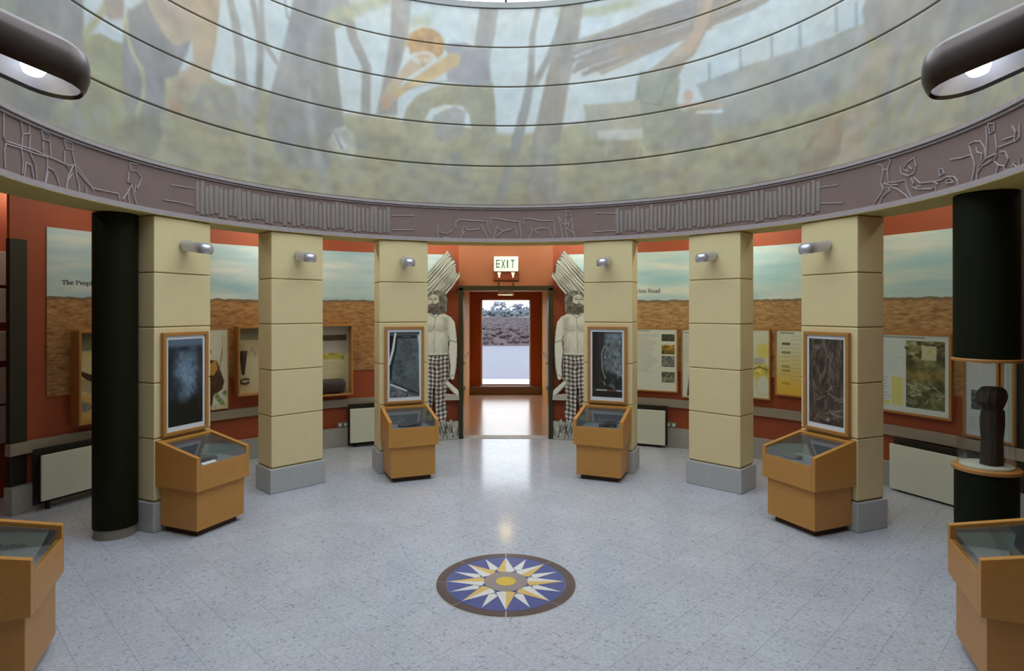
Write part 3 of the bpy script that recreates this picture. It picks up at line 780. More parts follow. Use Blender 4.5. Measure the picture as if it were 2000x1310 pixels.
def pillar(deg, label):
    t = at_angle('pillar', label, 'pillar', deg, R, 0, 'cream block pillars around the hall')
    MB().box(-PW / 2 - 0.02, PW / 2 + 0.02, -0.02, PD + 0.02, 0, 0.232).build('plinth', M_PLINTH, t, bevel=0.008)
    MB().box(-PW / 2 + 0.008, PW / 2 - 0.008, 0.008, PD - 0.008, 0.2, ZB - 0.006).build('core', M_JOINT, t)
    for z0, z1 in LEVELS:
        MB().box(-PW / 2, PW / 2, 0, PD, z0 + 0.004, z1 - 0.004).build('block', M_CREAM, t, bevel=0.006)
    return t


pillar(-22.5, 'cream block pillar just left of the doorway, partly hiding the left bearded cutout')
pillar(22.5, 'cream block pillar just right of the doorway, partly hiding the right bearded cutout')
pillar(-45, 'bare cream block pillar left of the doorway without picture or showcase')
pillar(45, 'bare cream block pillar right of the doorway without picture or showcase')
pillar(-67.5, 'cream block pillar touching the dark round column on the left')
pillar(67.5, 'cream block pillar with the tangled branches photograph on the right')
pillar(-112.5, 'cream block pillar behind the showcase at the left picture edge')
pillar(112.5, 'cream block pillar behind the showcase at the right picture edge')
pillar(-153, 'cream block pillar carrying the big near lamp in the upper left corner')
pillar(153, 'cream block pillar carrying the big near lamp in the upper right corner')


# ------------------------------------------------------------------ pillar lamps
def stadium(L, W, n=10):
    pts = []
    for k in range(n + 1):
        a = -math.pi / 2 + math.pi * k / n
        pts.append((W / 2 * math.sin(a) * 1.0, -(L - W / 2) - W / 2 * math.cos(a)))
    for k in range(n + 1):
        a = math.pi / 2 + math.pi * k / n
        pts.append((W / 2 * math.sin(a) * 0.8, -W / 2 - W / 2 * math.cos(a)))
    return pts


def lamp(deg, z, label, m, tilt=8, L=0.30, W=0.125, hs=1.0, group='metal spot lamps on the pillars'):
    t = at_angle('wall_lamp', label, 'lamp', deg, R, z, group)
    t.rotation_euler = (RAD(tilt), 0, -RAD(deg))
    MB().loft([[(0.042 * math.cos(a), y, 0.012 + 0.042 * math.sin(a)) for a in np.linspace(0, 2 * math.pi, 20)[:-1]] for y in (0.002, -0.025, -0.055)]).build('mount', m, t, smooth=True, bevel=0.004)
    base = stadium(L, W); cx, cy = 0, -L / 2 - 0.0
    def ring(sc, z, sy=None):
        sy = sy or sc
        return [(cx + (x - cx) * sc, cy + (y - cy) * sy, z * hs) for x, y in base]
    shell = MB().loft([ring(0.86, -0.026, .93), ring(0.94, -0.032, .965), ring(1.0, -0.022), ring(1.03, -0.004), ring(1.0, 0.018), ring(0.9, 0.036, .95), ring(0.7, 0.047, .84), ring(0.35, 0.052, .6)], cap=False)
    n = len(base); shell.f.append(tuple(7 * n + i for i in range(n)))
    shell_o = shell.build('shell', m, t, smooth=True)
    rf = MB().loft([ring(0.86, -0.026, .93), ring(0.76, -0.010, .84), ring(0.55, 0.004, .62), ring(0.2, 0.010, .3)], cap=False); rf.f.append(tuple(3 * n + i for i in range(n)))
    rf.build('reflector', M_REFL, shell_o, smooth=True)
    MB().lathe([(0.004 * hs, -0.018 * hs), (0.014 * hs, -0.014 * hs), (0.02 * hs, -0.002 * hs), (0.014 * hs, 0.012 * hs)], 14).build('bulb', M_BULB, shell_o, smooth=True, loc=(0, -L * 0.66, -0.008 * hs))
    return t


ZL = 2.262
lamp(-67.5, ZL, 'grey metal lamp above the dark rock photograph on the left', M_CHROME)
lamp(67.5, ZL, 'grey metal lamp above the tangled branches photograph on the right', M_CHROME)
lamp(-45, ZL, 'grey metal lamp on the bare pillar left of the doorway', M_CHROME)
lamp(45, ZL, 'grey metal lamp on the bare pillar right of the doorway', M_CHROME)
lamp(-22.5, ZL, 'grey metal lamp above the stone slab photograph left of the doorway', M_CHROME)
lamp(22.5, ZL, 'grey metal lamp above the dark dig photograph right of the doorway', M_CHROME)
lamp(-153, 2.415, 'big near metal lamp hanging into the upper left corner', M_LAMPDARK, tilt=9, L=0.35, W=0.17, hs=1.45)
lamp(153, 2.415, 'big near metal lamp hanging into the upper right corner', M_LAMPDARK, tilt=9, L=0.35, W=0.17, hs=1.45)


# ------------------------------------------------------------------ showcases in front of the pillars
def showcase(deg, label):
    t = at_angle('showcase', label, 'display case', deg, R - 0.003, 0, 'sloping wooden showcases at the pillars')
    MB().box(-0.19, 0.19, -0.37, -0.025, 0, 0.052).build('toe_kick', M_TOE, t)
    MB().box(-0.23, 0.23, -0.415, -0.022, 0.05, 0.362).build('lower_cabinet', M_OAK, t, bevel=0.003)
    for s in (-1, 1):
        a, b = sorted((s * 0.258, s * 0.222))
        MB().prism([(0, 0.36), (-0.445, 0.36), (-0.445, 0.618), (0, 0.716)], a, b).build('cheek', M_OAKH, t, bevel=0.003)
    MB().box(-0.222, 0.222, -0.445, -0.418, 0.36, 0.548).build('front_board', M_OAK, t, bevel=0.002)
    MB().prism([(0, 0.36), (-0.05, 0.36), (-0.05, 0.704), (0, 0.715)], -0.222, 0.222).build('back_rail', M_OAKH, t, bevel=0.002)
    MB().box(-0.222, 0.222, -0.418, -0.05, 0.362, 0.525).build('display_bed', M_LINER, t)
    for sx in (-1, 1):
        a, b = sorted((sx * 0.2215, sx * 0.217)); MB().prism([(-0.051, 0.524), (-0.417, 0.524), (-0.417, 0.600), (-0.051, 0.682)], a, b).build('side_liner', M_LINER, t)
    MB().box(-0.217, 0.217, -0.056, -0.0505, 0.524, 0.680).build('back_liner', M_LINER, t)
    MB().prism([(-0.056, 0.696), (-0.44, 0.610), (-0.44, 0.606), (-0.056, 0.692)], -0.2215, 0.2215).build('glass_lid', M_GLASS, t)
    MB().box(-0.2215, 0.2215, -0.442, -0.438, 0.549, 0.606).build('glass_front', M_GLASS, t)
    return t


showcase(-67.5, 'wooden showcase below the dark rock photograph holding a curved timber')
showcase(67.5, 'wooden showcase below the tangled branches photograph on the right')
showcase(-22.5, 'wooden showcase below the stone slab photograph left of the doorway')
showcase(22.5, 'wooden showcase below the dark dig photograph right of the doorway')
showcase(-112.5, 'wooden showcase cut off by the left picture edge')
showcase(112.5, 'wooden showcase cut off by the right picture edge')


def artefact(deg, x, y, L, H, label, rot=0, kind='wooden_artefact', seed=1):
    rng = random.Random(seed)
    p = pol(RAD(deg), R - 0.003) ; c, s = math.cos(-RAD(deg)), math.sin(-RAD(deg))
    loc = p + Vector((x * c - y * s, x * s + y * c, 0.5255))
    rings = []
    for k in range(9):
        q = k / 8; w = H * (0.45 + 0.55 * math.sin(math.pi * min(max(q, .06), .94)) ** 0.5)
        zc = w * 0.5 + 0.012 * math.sin(q * 5 + seed)
        rings.append([(-L / 2 + L * q, w * 0.62 * math.cos(a) * rng.uniform(.88, 1.08), max(0, zc + w * 0.5 * math.sin(a) * rng.uniform(.9, 1.06))) for a in np.linspace(0, 2 * math.pi, 11)[:-1]])
    o = MB().loft(rings).build(kind, M_ARTE, None, smooth=True)
    o.location = loc; o.rotation_euler = (0, 0, -RAD(deg) + rot)
    return tag(o, label, 'artefact', 'old timbers in the showcases')


def card(deg, x, y, w, d, label, rot=0, tilt=18):
    p = pol(RAD(deg), R - 0.003); c, s = math.cos(-RAD(deg)), math.sin(-RAD(deg))
    me = MB().prism([(-d / 2, 0), (d / 2, 0), (d / 2, d * math.tan(RAD(tilt))), (-d / 2, 0.004)], -w / 2, w / 2)
    o = me.build('caption_card', M_CARD, None); o.location = p + Vector((x * c - y * s, x * s + y * c, 0.5255)); o.rotation_euler = (0, 0, -RAD(deg) + rot)
    return tag(o, label, 'label', 'caption cards in the showcases')


artefact(-67.5, -0.05, -0.30, 0.2, 0.07, 'dark curved timber piece in the showcase below the rock photograph', 0.15, seed=1)
card(-67.5, -0.09, -0.392, 0.13, 0.045, 'small white caption card at the front of the left showcase', 0.0, 32)
artefact(67.5, -0.09, -0.30, 0.16, 0.05, 'flat dark timber lying in the showcase below the tangled branches photograph', 0.4, seed=2)
card(67.5, 0.1, -0.14, 0.1, 0.08, 'grey-white caption card in the showcase below the branches photograph', 0.2)
artefact(-22.5, 0.0, -0.25, 0.24, 0.05, 'dark timber piece in the showcase left of the doorway', -0.1, seed=3)
artefact(22.5, 0.06, -0.25, 0.18, 0.06, 'dark timber block in the showcase right of the doorway', 0.1, seed=4)
artefact(-112.5, 0.0, -0.22, 0.26, 0.06, 'dark timber in the showcase at the left picture edge', 0.3, seed=5)
artefact(112.5, 0.0, -0.22, 0.26, 0.06, 'dark timber in the showcase at the right picture edge', -0.2, seed=6)


# ------------------------------------------------------------------ framed photographs on the pillars
def px_photo(kind):
    w, h = 0.325, 0.70
    p = Paint(-w / 2, w / 2, 0, h, 0.004, (60, 70, 82)); X, Z = p.X, p.Z
    n = fbm(X, Z, 16, 5, 1.0, 3); n2 = fbm(X, Z, 45, 3, 1.0, 8)
    if kind == 'rock':
        c = np.array((70, 88, 104)) ; v = 0.55 + 0.7 * n
        m = np.clip(1.2 - np.hypot((X - 0.01) / 0.13, (Z - 0.44) / 0.22), 0, 1)
        img = c[None, None] * v[..., None] * (0.55 + 1.3 * m[..., None] * (0.5 + n2[..., None]))
        dark = np.clip((0.24 - Z) / 0.06, 0, 1)[..., None]; p.img = img * (1 - dark) + np.array((18, 20, 14)) * dark
        top = np.clip((Z - 0.62) / 0.04, 0, 1)[..., None]; p.img = p.img * (1 - top) + np.array((92, 112, 132)) * top
        p.rect(-0.07, 0.03, 0.605, 0.64, (40, 52, 66), 0.8); p.rect(0.115, 0.145, 0.1, 0.64, (66, 36, 40), 0.5, 0.01)
        for x, z, r in ((-0.03, .53, .055), (.05, .55, .04), (-.05, .43, .05), (.03, .40, .06), (.04, .29, .05), (-.02, .24, .06)):
            p.ell(x, z, r, r * 1.1, (120, 142, 158), 0.45, 0.02, (0.5, 40))
        for x, z in ((.06, .31), (.045, .26), (-.075, .33), (-.09, .57), (.09, .44), (.1, .36)):
            p.line([(x, z), (x + .03, z - .05)], .012, (26, 34, 40), 0.6, 0.008)
    elif kind == 'slab':
        p.img = np.array((92, 102, 104))[None, None] * (0.72 + 0.5 * n[..., None]) * (0.85 + 0.3 * n2[..., None])
        p.poly([(-.17, .72), (-.085, .70), (-.17, .2)], (28, 28, 36)); p.rect(-.17, .17, .66, .70, (78, 84, 86)); p.rect(-.09, .14, .63, .66, (40, 42, 40), .8)
        p.rect(-.02, .06, .645, .652, (170, 170, 150), .6)
        p.line([(-.10, .68), (-.125, .52), (-.165, .36)], .024, (222, 226, 222)); p.line([(-.085, .64), (-.10, .5), (-.14, .34), (-.15, .2)], .02, (34, 34, 38))
        p.line([(.15, .66), (.165, .55), (.17, .1)], .02, (206, 212, 212)); p.poly([(-.17, .14), (-.1, .1), (.03, .04), (.17, -.02), (-.17, -.02)], (104, 108, 116), tex=(1.2, 40))
        p.line([(-.15, .14), (.02, .07)], .02, (216, 220, 222)); p.line([(-.12, .155), (.05, .07), (.17, .02)], .012, (30, 32, 36))
        for x, z in ((-.04, .33), (-.03, .27), (0, .22), (-.05, .38), (.1, .42)): p.ell(x, z, .02, .012, (60, 68, 66), .7, .01)
    elif kind == 'dig':
        p.img = np.array((52, 52, 52))[None, None] * (0.6 + 0.7 * n[..., None])
        p.poly([(-.03, .68), (.165, .68), (.165, .22), (.02, .28), (-.05, .32), (-.03, .5)], (112, 126, 124), .9, .02, (0.9, 30))
        p.poly([(-.15, .7), (-.11, .7), (-.1, .1), (-.16, .1)], (52, 34, 22), .8); p.rect(-.01, .16, .63, .69, (136, 150, 166), .6, .02, (1, 40))
        rng = np.random.RandomState(2)
        for k in range(60):
            x, z = rng.uniform(-.04, .15), rng.uniform(.12, .62); a = rng.uniform(-1, 1.6); l = rng.uniform(.01, .05)
            p.line([(x, z), (x + l * math.cos(a) * .5, z - l)], rng.uniform(.005, .012), rng.choice([34, 60, 140, 170]) * np.array((1, 1.02, 1)), .7)
        p.line([(-.03, .55), (-.06, .47), (-.055, .3), (-.02, .2)], .012, (150, 150, 146)); p.rect(-.165, .165, 0, .065, (46, 36, 28), .8)
        p.rect(-.12, .0, .066, .08, (196, 206, 190)); p.rect(0, .1, .066, .08, (112, 84, 60)); p.rect(.1, .16, .064, .082, (170, 176, 190))
    else:
        p.img = np.array((84, 72, 60))[None, None] * (0.45 + 0.9 * fbm(X, Z, 12, 5, 2.2, 3)[..., None])
        rng = np.random.RandomState(7)
        for k in range(110):
            x, z = rng.uniform(-.16, .16), rng.uniform(0, .68); a = rng.normal(0, .35); l = rng.uniform(.04, .2); g = rng.choice([40, 60, 110, 140])
            p.line([(x, z), (x + l * math.sin(a), z + l * math.cos(a))], rng.uniform(.004, .014), (g, g * .93, g * .84), .65)
        for k in range(14):
            x, z = rng.uniform(-.1, .12), rng.uniform(.05, .3); a = rng.uniform(.9, 2.0)
            p.line([(x, z), (x + .09 * math.sin(a), z + .09 * math.cos(a))], .008, (150, 140, 126), .7)
        p.ell(.02, .04, .02, .015, (170, 160, 150), .8); p.ell(-.08, .63, .03, .02, (150, 156, 150), .5, .01)
    return p


def framed(deg, kind, label):
    t = at_angle('framed_photograph', label, 'picture', deg, R - 0.002, 0.735, 'framed photographs on the pillars')
    W, H, B = 0.425, 0.825, 0.028
    for x0, x1, z0, z1 in ((-W / 2, W / 2, 0, B), (-W / 2, W / 2, H - B, H), (-W / 2, -W / 2 + B, B, H - B), (W / 2 - B, W / 2, B, H - B)):
        MB().box(x0, x1, -0.038, 0, z0, z1).build('frame_bar', M_FRAME, t, bevel=0.003)
    mb_ = MB().box(-W / 2 + B, W / 2 - B, -0.022, -0.001, B, H - B).build('mount_board', M_MATBOARD, t)
    o = flat_print('photograph_print', px_photo(kind), -0.0235, M_PRINT, mb_); o.location = (0, 0, 0.067)
    return t


framed(-67.5, 'rock', 'framed blue-grey photograph of wet rock with white mount, left')
framed(-22.5, 'slab', 'framed photograph of a grey slab between white planks, left of doorway')
framed(22.5, 'dig', 'framed dark photograph of a peat trench, right of doorway')
framed(67.5, 'branches', 'framed brown photograph of tangled branches with white mount, right')

# ------------------------------------------------------------------ round columns
lc = thing('round_column', 'dark olive round column standing against the left pillar', 'column', (-3.035, 4.72, 0))
MB().lathe([(0.153, 0.075), (0.153, ZB - 0.012)], 40).build('shaft', M_BLACK, lc, smooth=True)
MB().lathe([(0.145, 0), (0.145, 0.075)], 40).build('base', M_COLBASE, lc, smooth=True)
cb = MB().tube([(-3.165, 4.80, 2.36), (-3.20, 4.83, 2.32), (-3.22, 4.86, 2.36), (-3.26, 4.9, 2.44), (-3.3, 4.95, 2.6), (-3.32, 5.0, 2.95)], 0.006, 6).build('cable', M_RADDARK, None, smooth=True)
tag(cb, 'thin black cable hanging behind the dark round column', 'cable')

cc = pol(RAD(90), 3.085)
rc = thing('column_showcase', 'dark round column with a glass cylinder showcase in its middle', 'display case', cc)
MB().lathe([(0.168, 0.06), (0.168, 0.718)], 48).build('lower_drum', M_BLACK2, rc, smooth=True)
MB().lathe([(0.16, 0), (0.16, 0.06)], 48).build('base', M_COLBASE, rc, smooth=True)
MB().lathe([(0.182, 0.716), (0.184, 0.722), (0.184, 0.736), (0.176, 0.742)], 48).build('lower_ring', M_FRAME, rc, smooth=True)
MB().lathe([(0.182, 1.415), (0.184, 1.42), (0.184, 1.43), (0.178, 1.436)], 48).build('upper_ring', M_FRAME, rc, smooth=True)
MB().lathe([(0.174, 1.436), (0.174, ZB - 0.012)], 48).build('upper_drum', M_BLACK2, rc, smooth=True)
MB().lathe([(0.145, 0.741), (0.145, 0.752), (0.14, 0.756)], 40).build('disc', M_WHITE, rc, smooth=True)
MB().lathe([(0.15, 0.742), (0.15, 1.415)], 40, cap=False).build('glass_cylinder', M_GLASS, rc, smooth=True)
# carved figure
rings = []
prof = [(0.757, .054, .05, 0), (0.80, .053, .05, 0.002), (0.92, .05, .048, .004), (1.0, .058, .05, .006), (1.06, .06, .05, .008), (1.095, .056, .048, .01), (1.112, .046, .044, .008), (1.13, .058, .05, .0), (1.16, .078, .06, -.012), (1.19, .078, .064, -.004), (1.228, .068, .058, .006), (1.25, .046, .044, .006)]
fig_rng = random.Random(5)
for z, rx, ry, off in prof:
    rx *= 1.16; ry *= 1.1
    rings.append([(off + rx * math.copysign(abs(math.cos(a)) ** 0.7, math.cos(a)) * fig_rng.uniform(.93, 1.05), ry * math.copysign(abs(math.sin(a)) ** 0.7, math.sin(a)), z) for a in np.linspace(0, 2 * math.pi, 10)[:-1]])
cf = MB().loft(rings).build('carved_figure', M_WOODDARK, None)
cf.location = cc + Vector((0.02, -0.02, 0)); cf.rotation_euler = (0, 0, RAD(20))
tag(cf, 'blackened carved wooden post figure inside the glass cylinder', 'carving')

# ------------------------------------------------------------------ compass rose
rose = thing('compass_rose', 'blue and gold compass rose mosaic set into the grey floor', 'floor mosaic', (0, 3.893, 0.0))
RR = 0.444
M_RB = mat('rose_brown_ring', (92, 80, 80), 0.3, var=0.12, scale=40)
M_RBL = mat('rose_blue', (74, 84, 150), 0.3, var=0.12, scale=25, second=(86, 104, 160))
M_RW = mat('rose_white', (226, 226, 222), 0.3, var=0.04, scale=40)
M_RG = mat('rose_gold', (222, 190, 112), 0.3, var=0.06, scale=40)
M_RGR = mat('rose_grey', (150, 140, 138), 0.3, var=0.05, scale=40)
M_RY = mat('rose_yellow', (222, 190, 70), 0.3, var=0.05, scale=40)
M_RL = mat('rose_pale_joint', (186, 180, 170), 0.5)


def flat(poly, z0, z1, name, m):
    a = sum(poly[i][0] * poly[(i + 1) % len(poly)][1] - poly[(i + 1) % len(poly)][0] * poly[i][1] for i in range(len(poly)))
    return MB().prism(poly if a > 0 else poly[::-1], z0, z1, 'z').build(name, m, rose)


def pp(r, deg): return (r * math.sin(RAD(deg)), r * math.cos(RAD(deg)))


MB().lathe([(RR + 0.008, -0.001), (RR + 0.008, 0.0012)], 72).build('setting_bed', M_RL, rose)
for k in range(8):
    a0, a1 = 45 * k + 0.5, 45 * k + 44.5
    arc = [pp(RR, a0 + (a1 - a0) * i / 10) for i in range(11)] + [pp(0.382, a1 - (a1 - a0) * i / 10) for i in range(11)]
    flat(arc, 0.0005, 0.003, 'ring_segment', M_RB)
for k in range(16):
    a0, a1 = 22.5 * k + 0.1, 22.5 * k + 22.4
    flat([pp(0.38, a0 + (a1 - a0) * i / 4) for i in range(5)] + [pp(0.12, a1), pp(0.12, a0)], 0.0005, 0.003, 'blue_field', M_RBL)
for k in range(8):
    a = 45 * k
    for s in (-1, 1):
        m = M_RG if (s < 0) == (k % 2 == 0) else M_RW
        if k in (2, 6): m = M_RG if s > 0 else M_RW
        flat([pp(0.372, a), pp(0.125, a), pp(0.165, a + s * 21.5)], 0.003, 0.0042, 'long_ray_half', m)
    a += 22.5
    flat([pp(0.37, a), pp(0.205, a + 8.5), pp(0.178, a), pp(0.205, a - 8.5)], 0.003, 0.0040, 'short_ray', M_RW)
hubr = MB().lathe([(0.14, 0.003), (0.14, 0.0048)], 40).build('hub_ring', M_RGR, rose)
MB().lathe([(0.064, 0.0048), (0.064, 0.0056)], 32).build('hub', M_RY, hubr)

# ------------------------------------------------------------------ landscape prints on the outer wall
def landscape_mat(name, sky1, sky2, land1, land2):
    m = bpy.data.materials.new(name); m.use_nodes = True; nt = m.node_tree; b = nt.nodes['Principled BSDF']
    b.inputs['Roughness'].default_value = 0.5; b.inputs['Specular IOR Level'].default_value = 0.25
    g = N(nt, 'ShaderNodeNewGeometry'); sp = N(nt, 'ShaderNodeSeparateXYZ'); nt.links.new(g.outputs['Position'], sp.inputs[0])
    def noise(sc, scale, det, rough=0.5):
        mp = N(nt, 'ShaderNodeMapping'); mp.inputs['Scale'].default_value = sc; nt.links.new(g.outputs['Position'], mp.inputs['Vector'])
        n = N(nt, 'ShaderNodeTexNoise'); n.inputs['Scale'].default_value = scale; n.inputs['Detail'].default_value = det; n.inputs['Roughness'].default_value = rough
        nt.links.new(mp.outputs[0], n.inputs['Vector']); return n.outputs['Fac']
    def ramp(fac, stops):
        r = N(nt, 'ShaderNodeValToRGB'); e = r.color_ramp.elements
        e[0].position, e[1].position = stops[0][0], stops[-1][0]; e[0].color, e[1].color = L4(stops[0][1]), L4(stops[-1][1])
        for p, c in stops[1:-1]:
            k = e.new(p); k.color = L4(c)
        nt.links.new(fac, r.inputs[0]); return r.outputs[0]
    skyc = ramp(noise((0.55, 0.55, 3.2), 1.7, 4), [(0.32, sky1), (0.5, tuple((a + b2) / 2 for a, b2 in zip(sky1, sky2))), (0.66, sky2)])
    landc = ramp(noise((2.4, 2.4, 8.5), 4.6, 8, 0.68), [(0.30, tuple(c * 0.7 for c in land2)), (0.42, land2), (0.56, land1), (0.72, tuple(min(255, c * 1.16) for c in land1))])
    # ragged skyline
    ad = N(nt, 'ShaderNodeMath', operation='MULTIPLY_ADD'); nt.links.new(noise((3, 3, 0.2), 3.0, 4), ad.inputs[0]); ad.inputs[1].default_value = -0.05; nt.links.new(sp.outputs['Z'], ad.inputs[2])
    mr = N(nt, 'ShaderNodeMapRange'); mr.inputs['From Min'].default_value = 1.832; mr.inputs['From Max'].default_value = 1.842; nt.links.new(ad.outputs[0], mr.inputs['Value'])
    ml = N(nt, 'ShaderNodeMapRange'); ml.inputs['From Min'].default_value = 1.79; ml.inputs['From Max'].default_value = 1.835; nt.links.new(ad.outputs[0], ml.inputs['Value'])
    mxl = N(nt, 'ShaderNodeMix', data_type='RGBA'); nt.links.new(ml.outputs[0], mxl.inputs[0]); nt.links.new(landc, mxl.inputs[6]); mxl.inputs[7].default_value = L4((112, 96, 78))
    mx = N(nt, 'ShaderNodeMix', data_type='RGBA'); nt.links.new(mr.outputs[0], mx.inputs[0]); nt.links.new(mxl.outputs[2], mx.inputs[6]); nt.links.new(skyc, mx.inputs[7])
    nt.links.new(mx.outputs[2], b.inputs['Base Color']); return m


tl = wall_at(90, 600, RW)[0]
lp = MB().arc(RW - 0.012, RW + 0.004, 0.96, 2.485, tl, -RAD(10.6), 60).build('landscape_print', landscape_mat('bog_print_left', (160, 198, 212), (226, 232, 228), (178, 136, 90), (150, 108, 70)))
tag(lp, 'large curved bog landscape print with clouded sky on the wall left of the doorway', 'wall print', 'bog landscape prints')
lp = MB().arc(RW - 0.012, RW + 0.004, 0.96, 2.485, RAD(10.6), RAD(75), 60).build('landscape_print', landscape_mat('bog_print_right', (160, 206, 214), (228, 234, 224), (186, 152, 106), (158, 124, 84)))
tag(lp, 'large curved bog landscape print with clouded sky on the wall right of the doorway', 'wall print', 'bog landscape prints')
M_INK = mat('printed_ink', (36, 38, 40), 0.6)

# lettering made of strokes with serifs (units of x-height 1)
GL = {
    'T': (1.5, [[(0.05, 1.5), (1.35, 1.5)], [(0.7, 0), (0.7, 1.5)], [(0.4, 0), (1.0, 0)], [(0.05, 1.5), (0.05, 1.2)], [(1.35, 1.5), (1.35, 1.2)]]),
    'h': (1.25, [[(0.2, 0), (0.2, 1.55)], [(0.2, 0.75), (0.5, 1.0), (0.8, 0.95), (0.9, 0.7), (0.9, 0)], [(0.02, 0), (0.4, 0)], [(0.7, 0), (1.1, 0)], [(0.02, 1.55), (0.2, 1.55)]]),
    'e': (1.0, [[(0.1, 0.55), (0.85, 0.55), (0.8, 0.85), (0.5, 1.0), (0.2, 0.85), (0.1, 0.5), (0.2, 0.15), (0.5, 0.0), (0.85, 0.15)]]),
    'P': (1.35, [[(0.25, 0), (0.25, 1.5)], [(0.05, 0), (0.5, 0)], [(0.05, 1.5), (0.8, 1.5), (1.15, 1.35), (1.2, 1.1), (1.05, 0.8), (0.7, 0.7), (0.25, 0.7)]]),
    'o': (1.1, [[(0.5, 0), (0.2, 0.15), (0.1, 0.5), (0.2, 0.85), (0.5, 1.0), (0.8, 0.85), (0.9, 0.5), (0.8, 0.15), (0.5, 0)]]),
    'p': (1.2, [[(0.2, -0.5), (0.2, 1.0)], [(0.02, 1.0), (0.2, 1.0)], [(0.02, -0.5), (0.45, -0.5)], [(0.2, 0.8), (0.6, 1.0), (0.95, 0.8), (1.0, 0.45), (0.85, 0.1), (0.5, 0.0), (0.2, 0.15)]]),
    'l': (0.6, [[(0.28, 0), (0.28, 1.55)], [(0.05, 0), (0.52, 0)], [(0.05, 1.55), (0.28, 1.55)]]),
    'R': (1.45, [[(0.25, 0), (0.25, 1.5)], [(0.05, 0), (0.5, 0)], [(0.05, 1.5), (0.8, 1.5), (1.1, 1.35), (1.1, 1.0), (0.8, 0.78), (0.25, 0.75)], [(0.7, 0.75), (1.1, 0.0), (1.4, 0.0)]]),
    'C': (1.35, [[(1.15, 1.2), (0.95, 1.45), (0.65, 1.5), (0.3, 1.3), (0.12, 0.75), (0.3, 0.2), (0.65, 0.0), (1.0, 0.1), (1.2, 0.35)], [(1.15, 1.5), (1.15, 1.1)]]),
    'r': (0.85, [[(0.2, 0), (0.2, 1.0)], [(0.02, 0), (0.45, 0)], [(0.02, 1.0), (0.2, 1.0)], [(0.2, 0.7), (0.45, 0.98), (0.75, 0.95)]]),
    'a': (1.05, [[(0.15, 0.85), (0.5, 1.0), (0.8, 0.85), (0.8, 0.1), (0.98, 0.0)], [(0.8, 0.55), (0.35, 0.5), (0.12, 0.25), (0.3, 0.0), (0.6, 0.05), (0.8, 0.25)]]),
    'd': (1.2, [[(0.85, 1.55), (0.85, 0.05), (1.05, 0)], [(0.65, 1.55), (0.85, 1.55)], [(0.85, 0.85), (0.5, 1.0), (0.2, 0.85), (0.1, 0.5), (0.2, 0.12), (0.5, 0), (0.85, 0.2)]]),
    ' ': (0.6, []),
}


def lettering(text, theta_of, z, xh, r, name, label, stroke=0.16):
    x = 0.0; tm = theta_of(0); root = thing(name, label, 'lettering', pol(tm, r, z), 0)
    for ch in text:
        mb = MB()
        adv, sts = GL[ch]
        for st in sts:
            for (xa, za), (xb, zb) in zip(st[:-1], st[1:]):
                dx, dz = xb - xa, zb - za; l = math.hypot(dx, dz) or 1; wx, wz = -dz / l * stroke / 2, dx / l * stroke / 2
                # vertical stems fatter than hairlines
                f = 0.75 + 0.7 * abs(dz) / l; wx *= f; wz *= f
                ex, ez = dx / l * stroke / 2.5, dz / l * stroke / 2.5
                q = [(xa + wx - ex, za + wz - ez), (xa - wx - ex, za - wz - ez), (xb - wx + ex, zb - wz + ez), (xb + wx + ex, zb + wz + ez)]
                fpts = [pol(theta_of((x + a) * xh), r, z + b * xh) for a, b in q]; bpts = [pol(theta_of((x + a) * xh), r + 0.003, z + b * xh) for a, b in q]
                mb.add(fpts + bpts, [(0, 1, 2, 3), (7, 6, 5, 4), (0, 4, 5, 1), (1, 5, 6, 2), (2, 6, 7, 3), (3, 7, 4, 0)])
        if sts:
            mb.v = [tuple(Vector(q_) - root.location) for q_ in mb.v]; mb.build('letter', M_INK, root)
        x += adv + 0.12
    return root


t0, zt = wall_at(121, 555, RW - 0.012)
lettering('The People', lambda s: t0 + s / RW, zt, 0.0255, RW - 0.0145, 'heading_lettering', 'dark serif heading reading The People on the left sky print')
t1, zt = wall_at(1291, 571, RW - 0.012)
lettering('Corlea Road', lambda s: t1 - 0.395 / RW + s / RW, zt, 0.031, RW - 0.0145, 'heading_lettering', 'dark serif heading ending in Road on the right sky print')


# ------------------------------------------------------------------ display panels on the outer wall
def wall_thing(name, label, cat, ta, tb, z0, group=None, inset=0.0):
    """flat thing hung on the wall as a chord between two angles; returns (thing, width)"""
    tm = (ta + tb) / 2; half = abs(tb - ta) / 2
    r = RW * math.cos(half) - 0.014 - inset
    t = thing(name, label, cat, pol(tm, r, z0), -tm, group)
    return t, 2 * RW * math.sin(half)


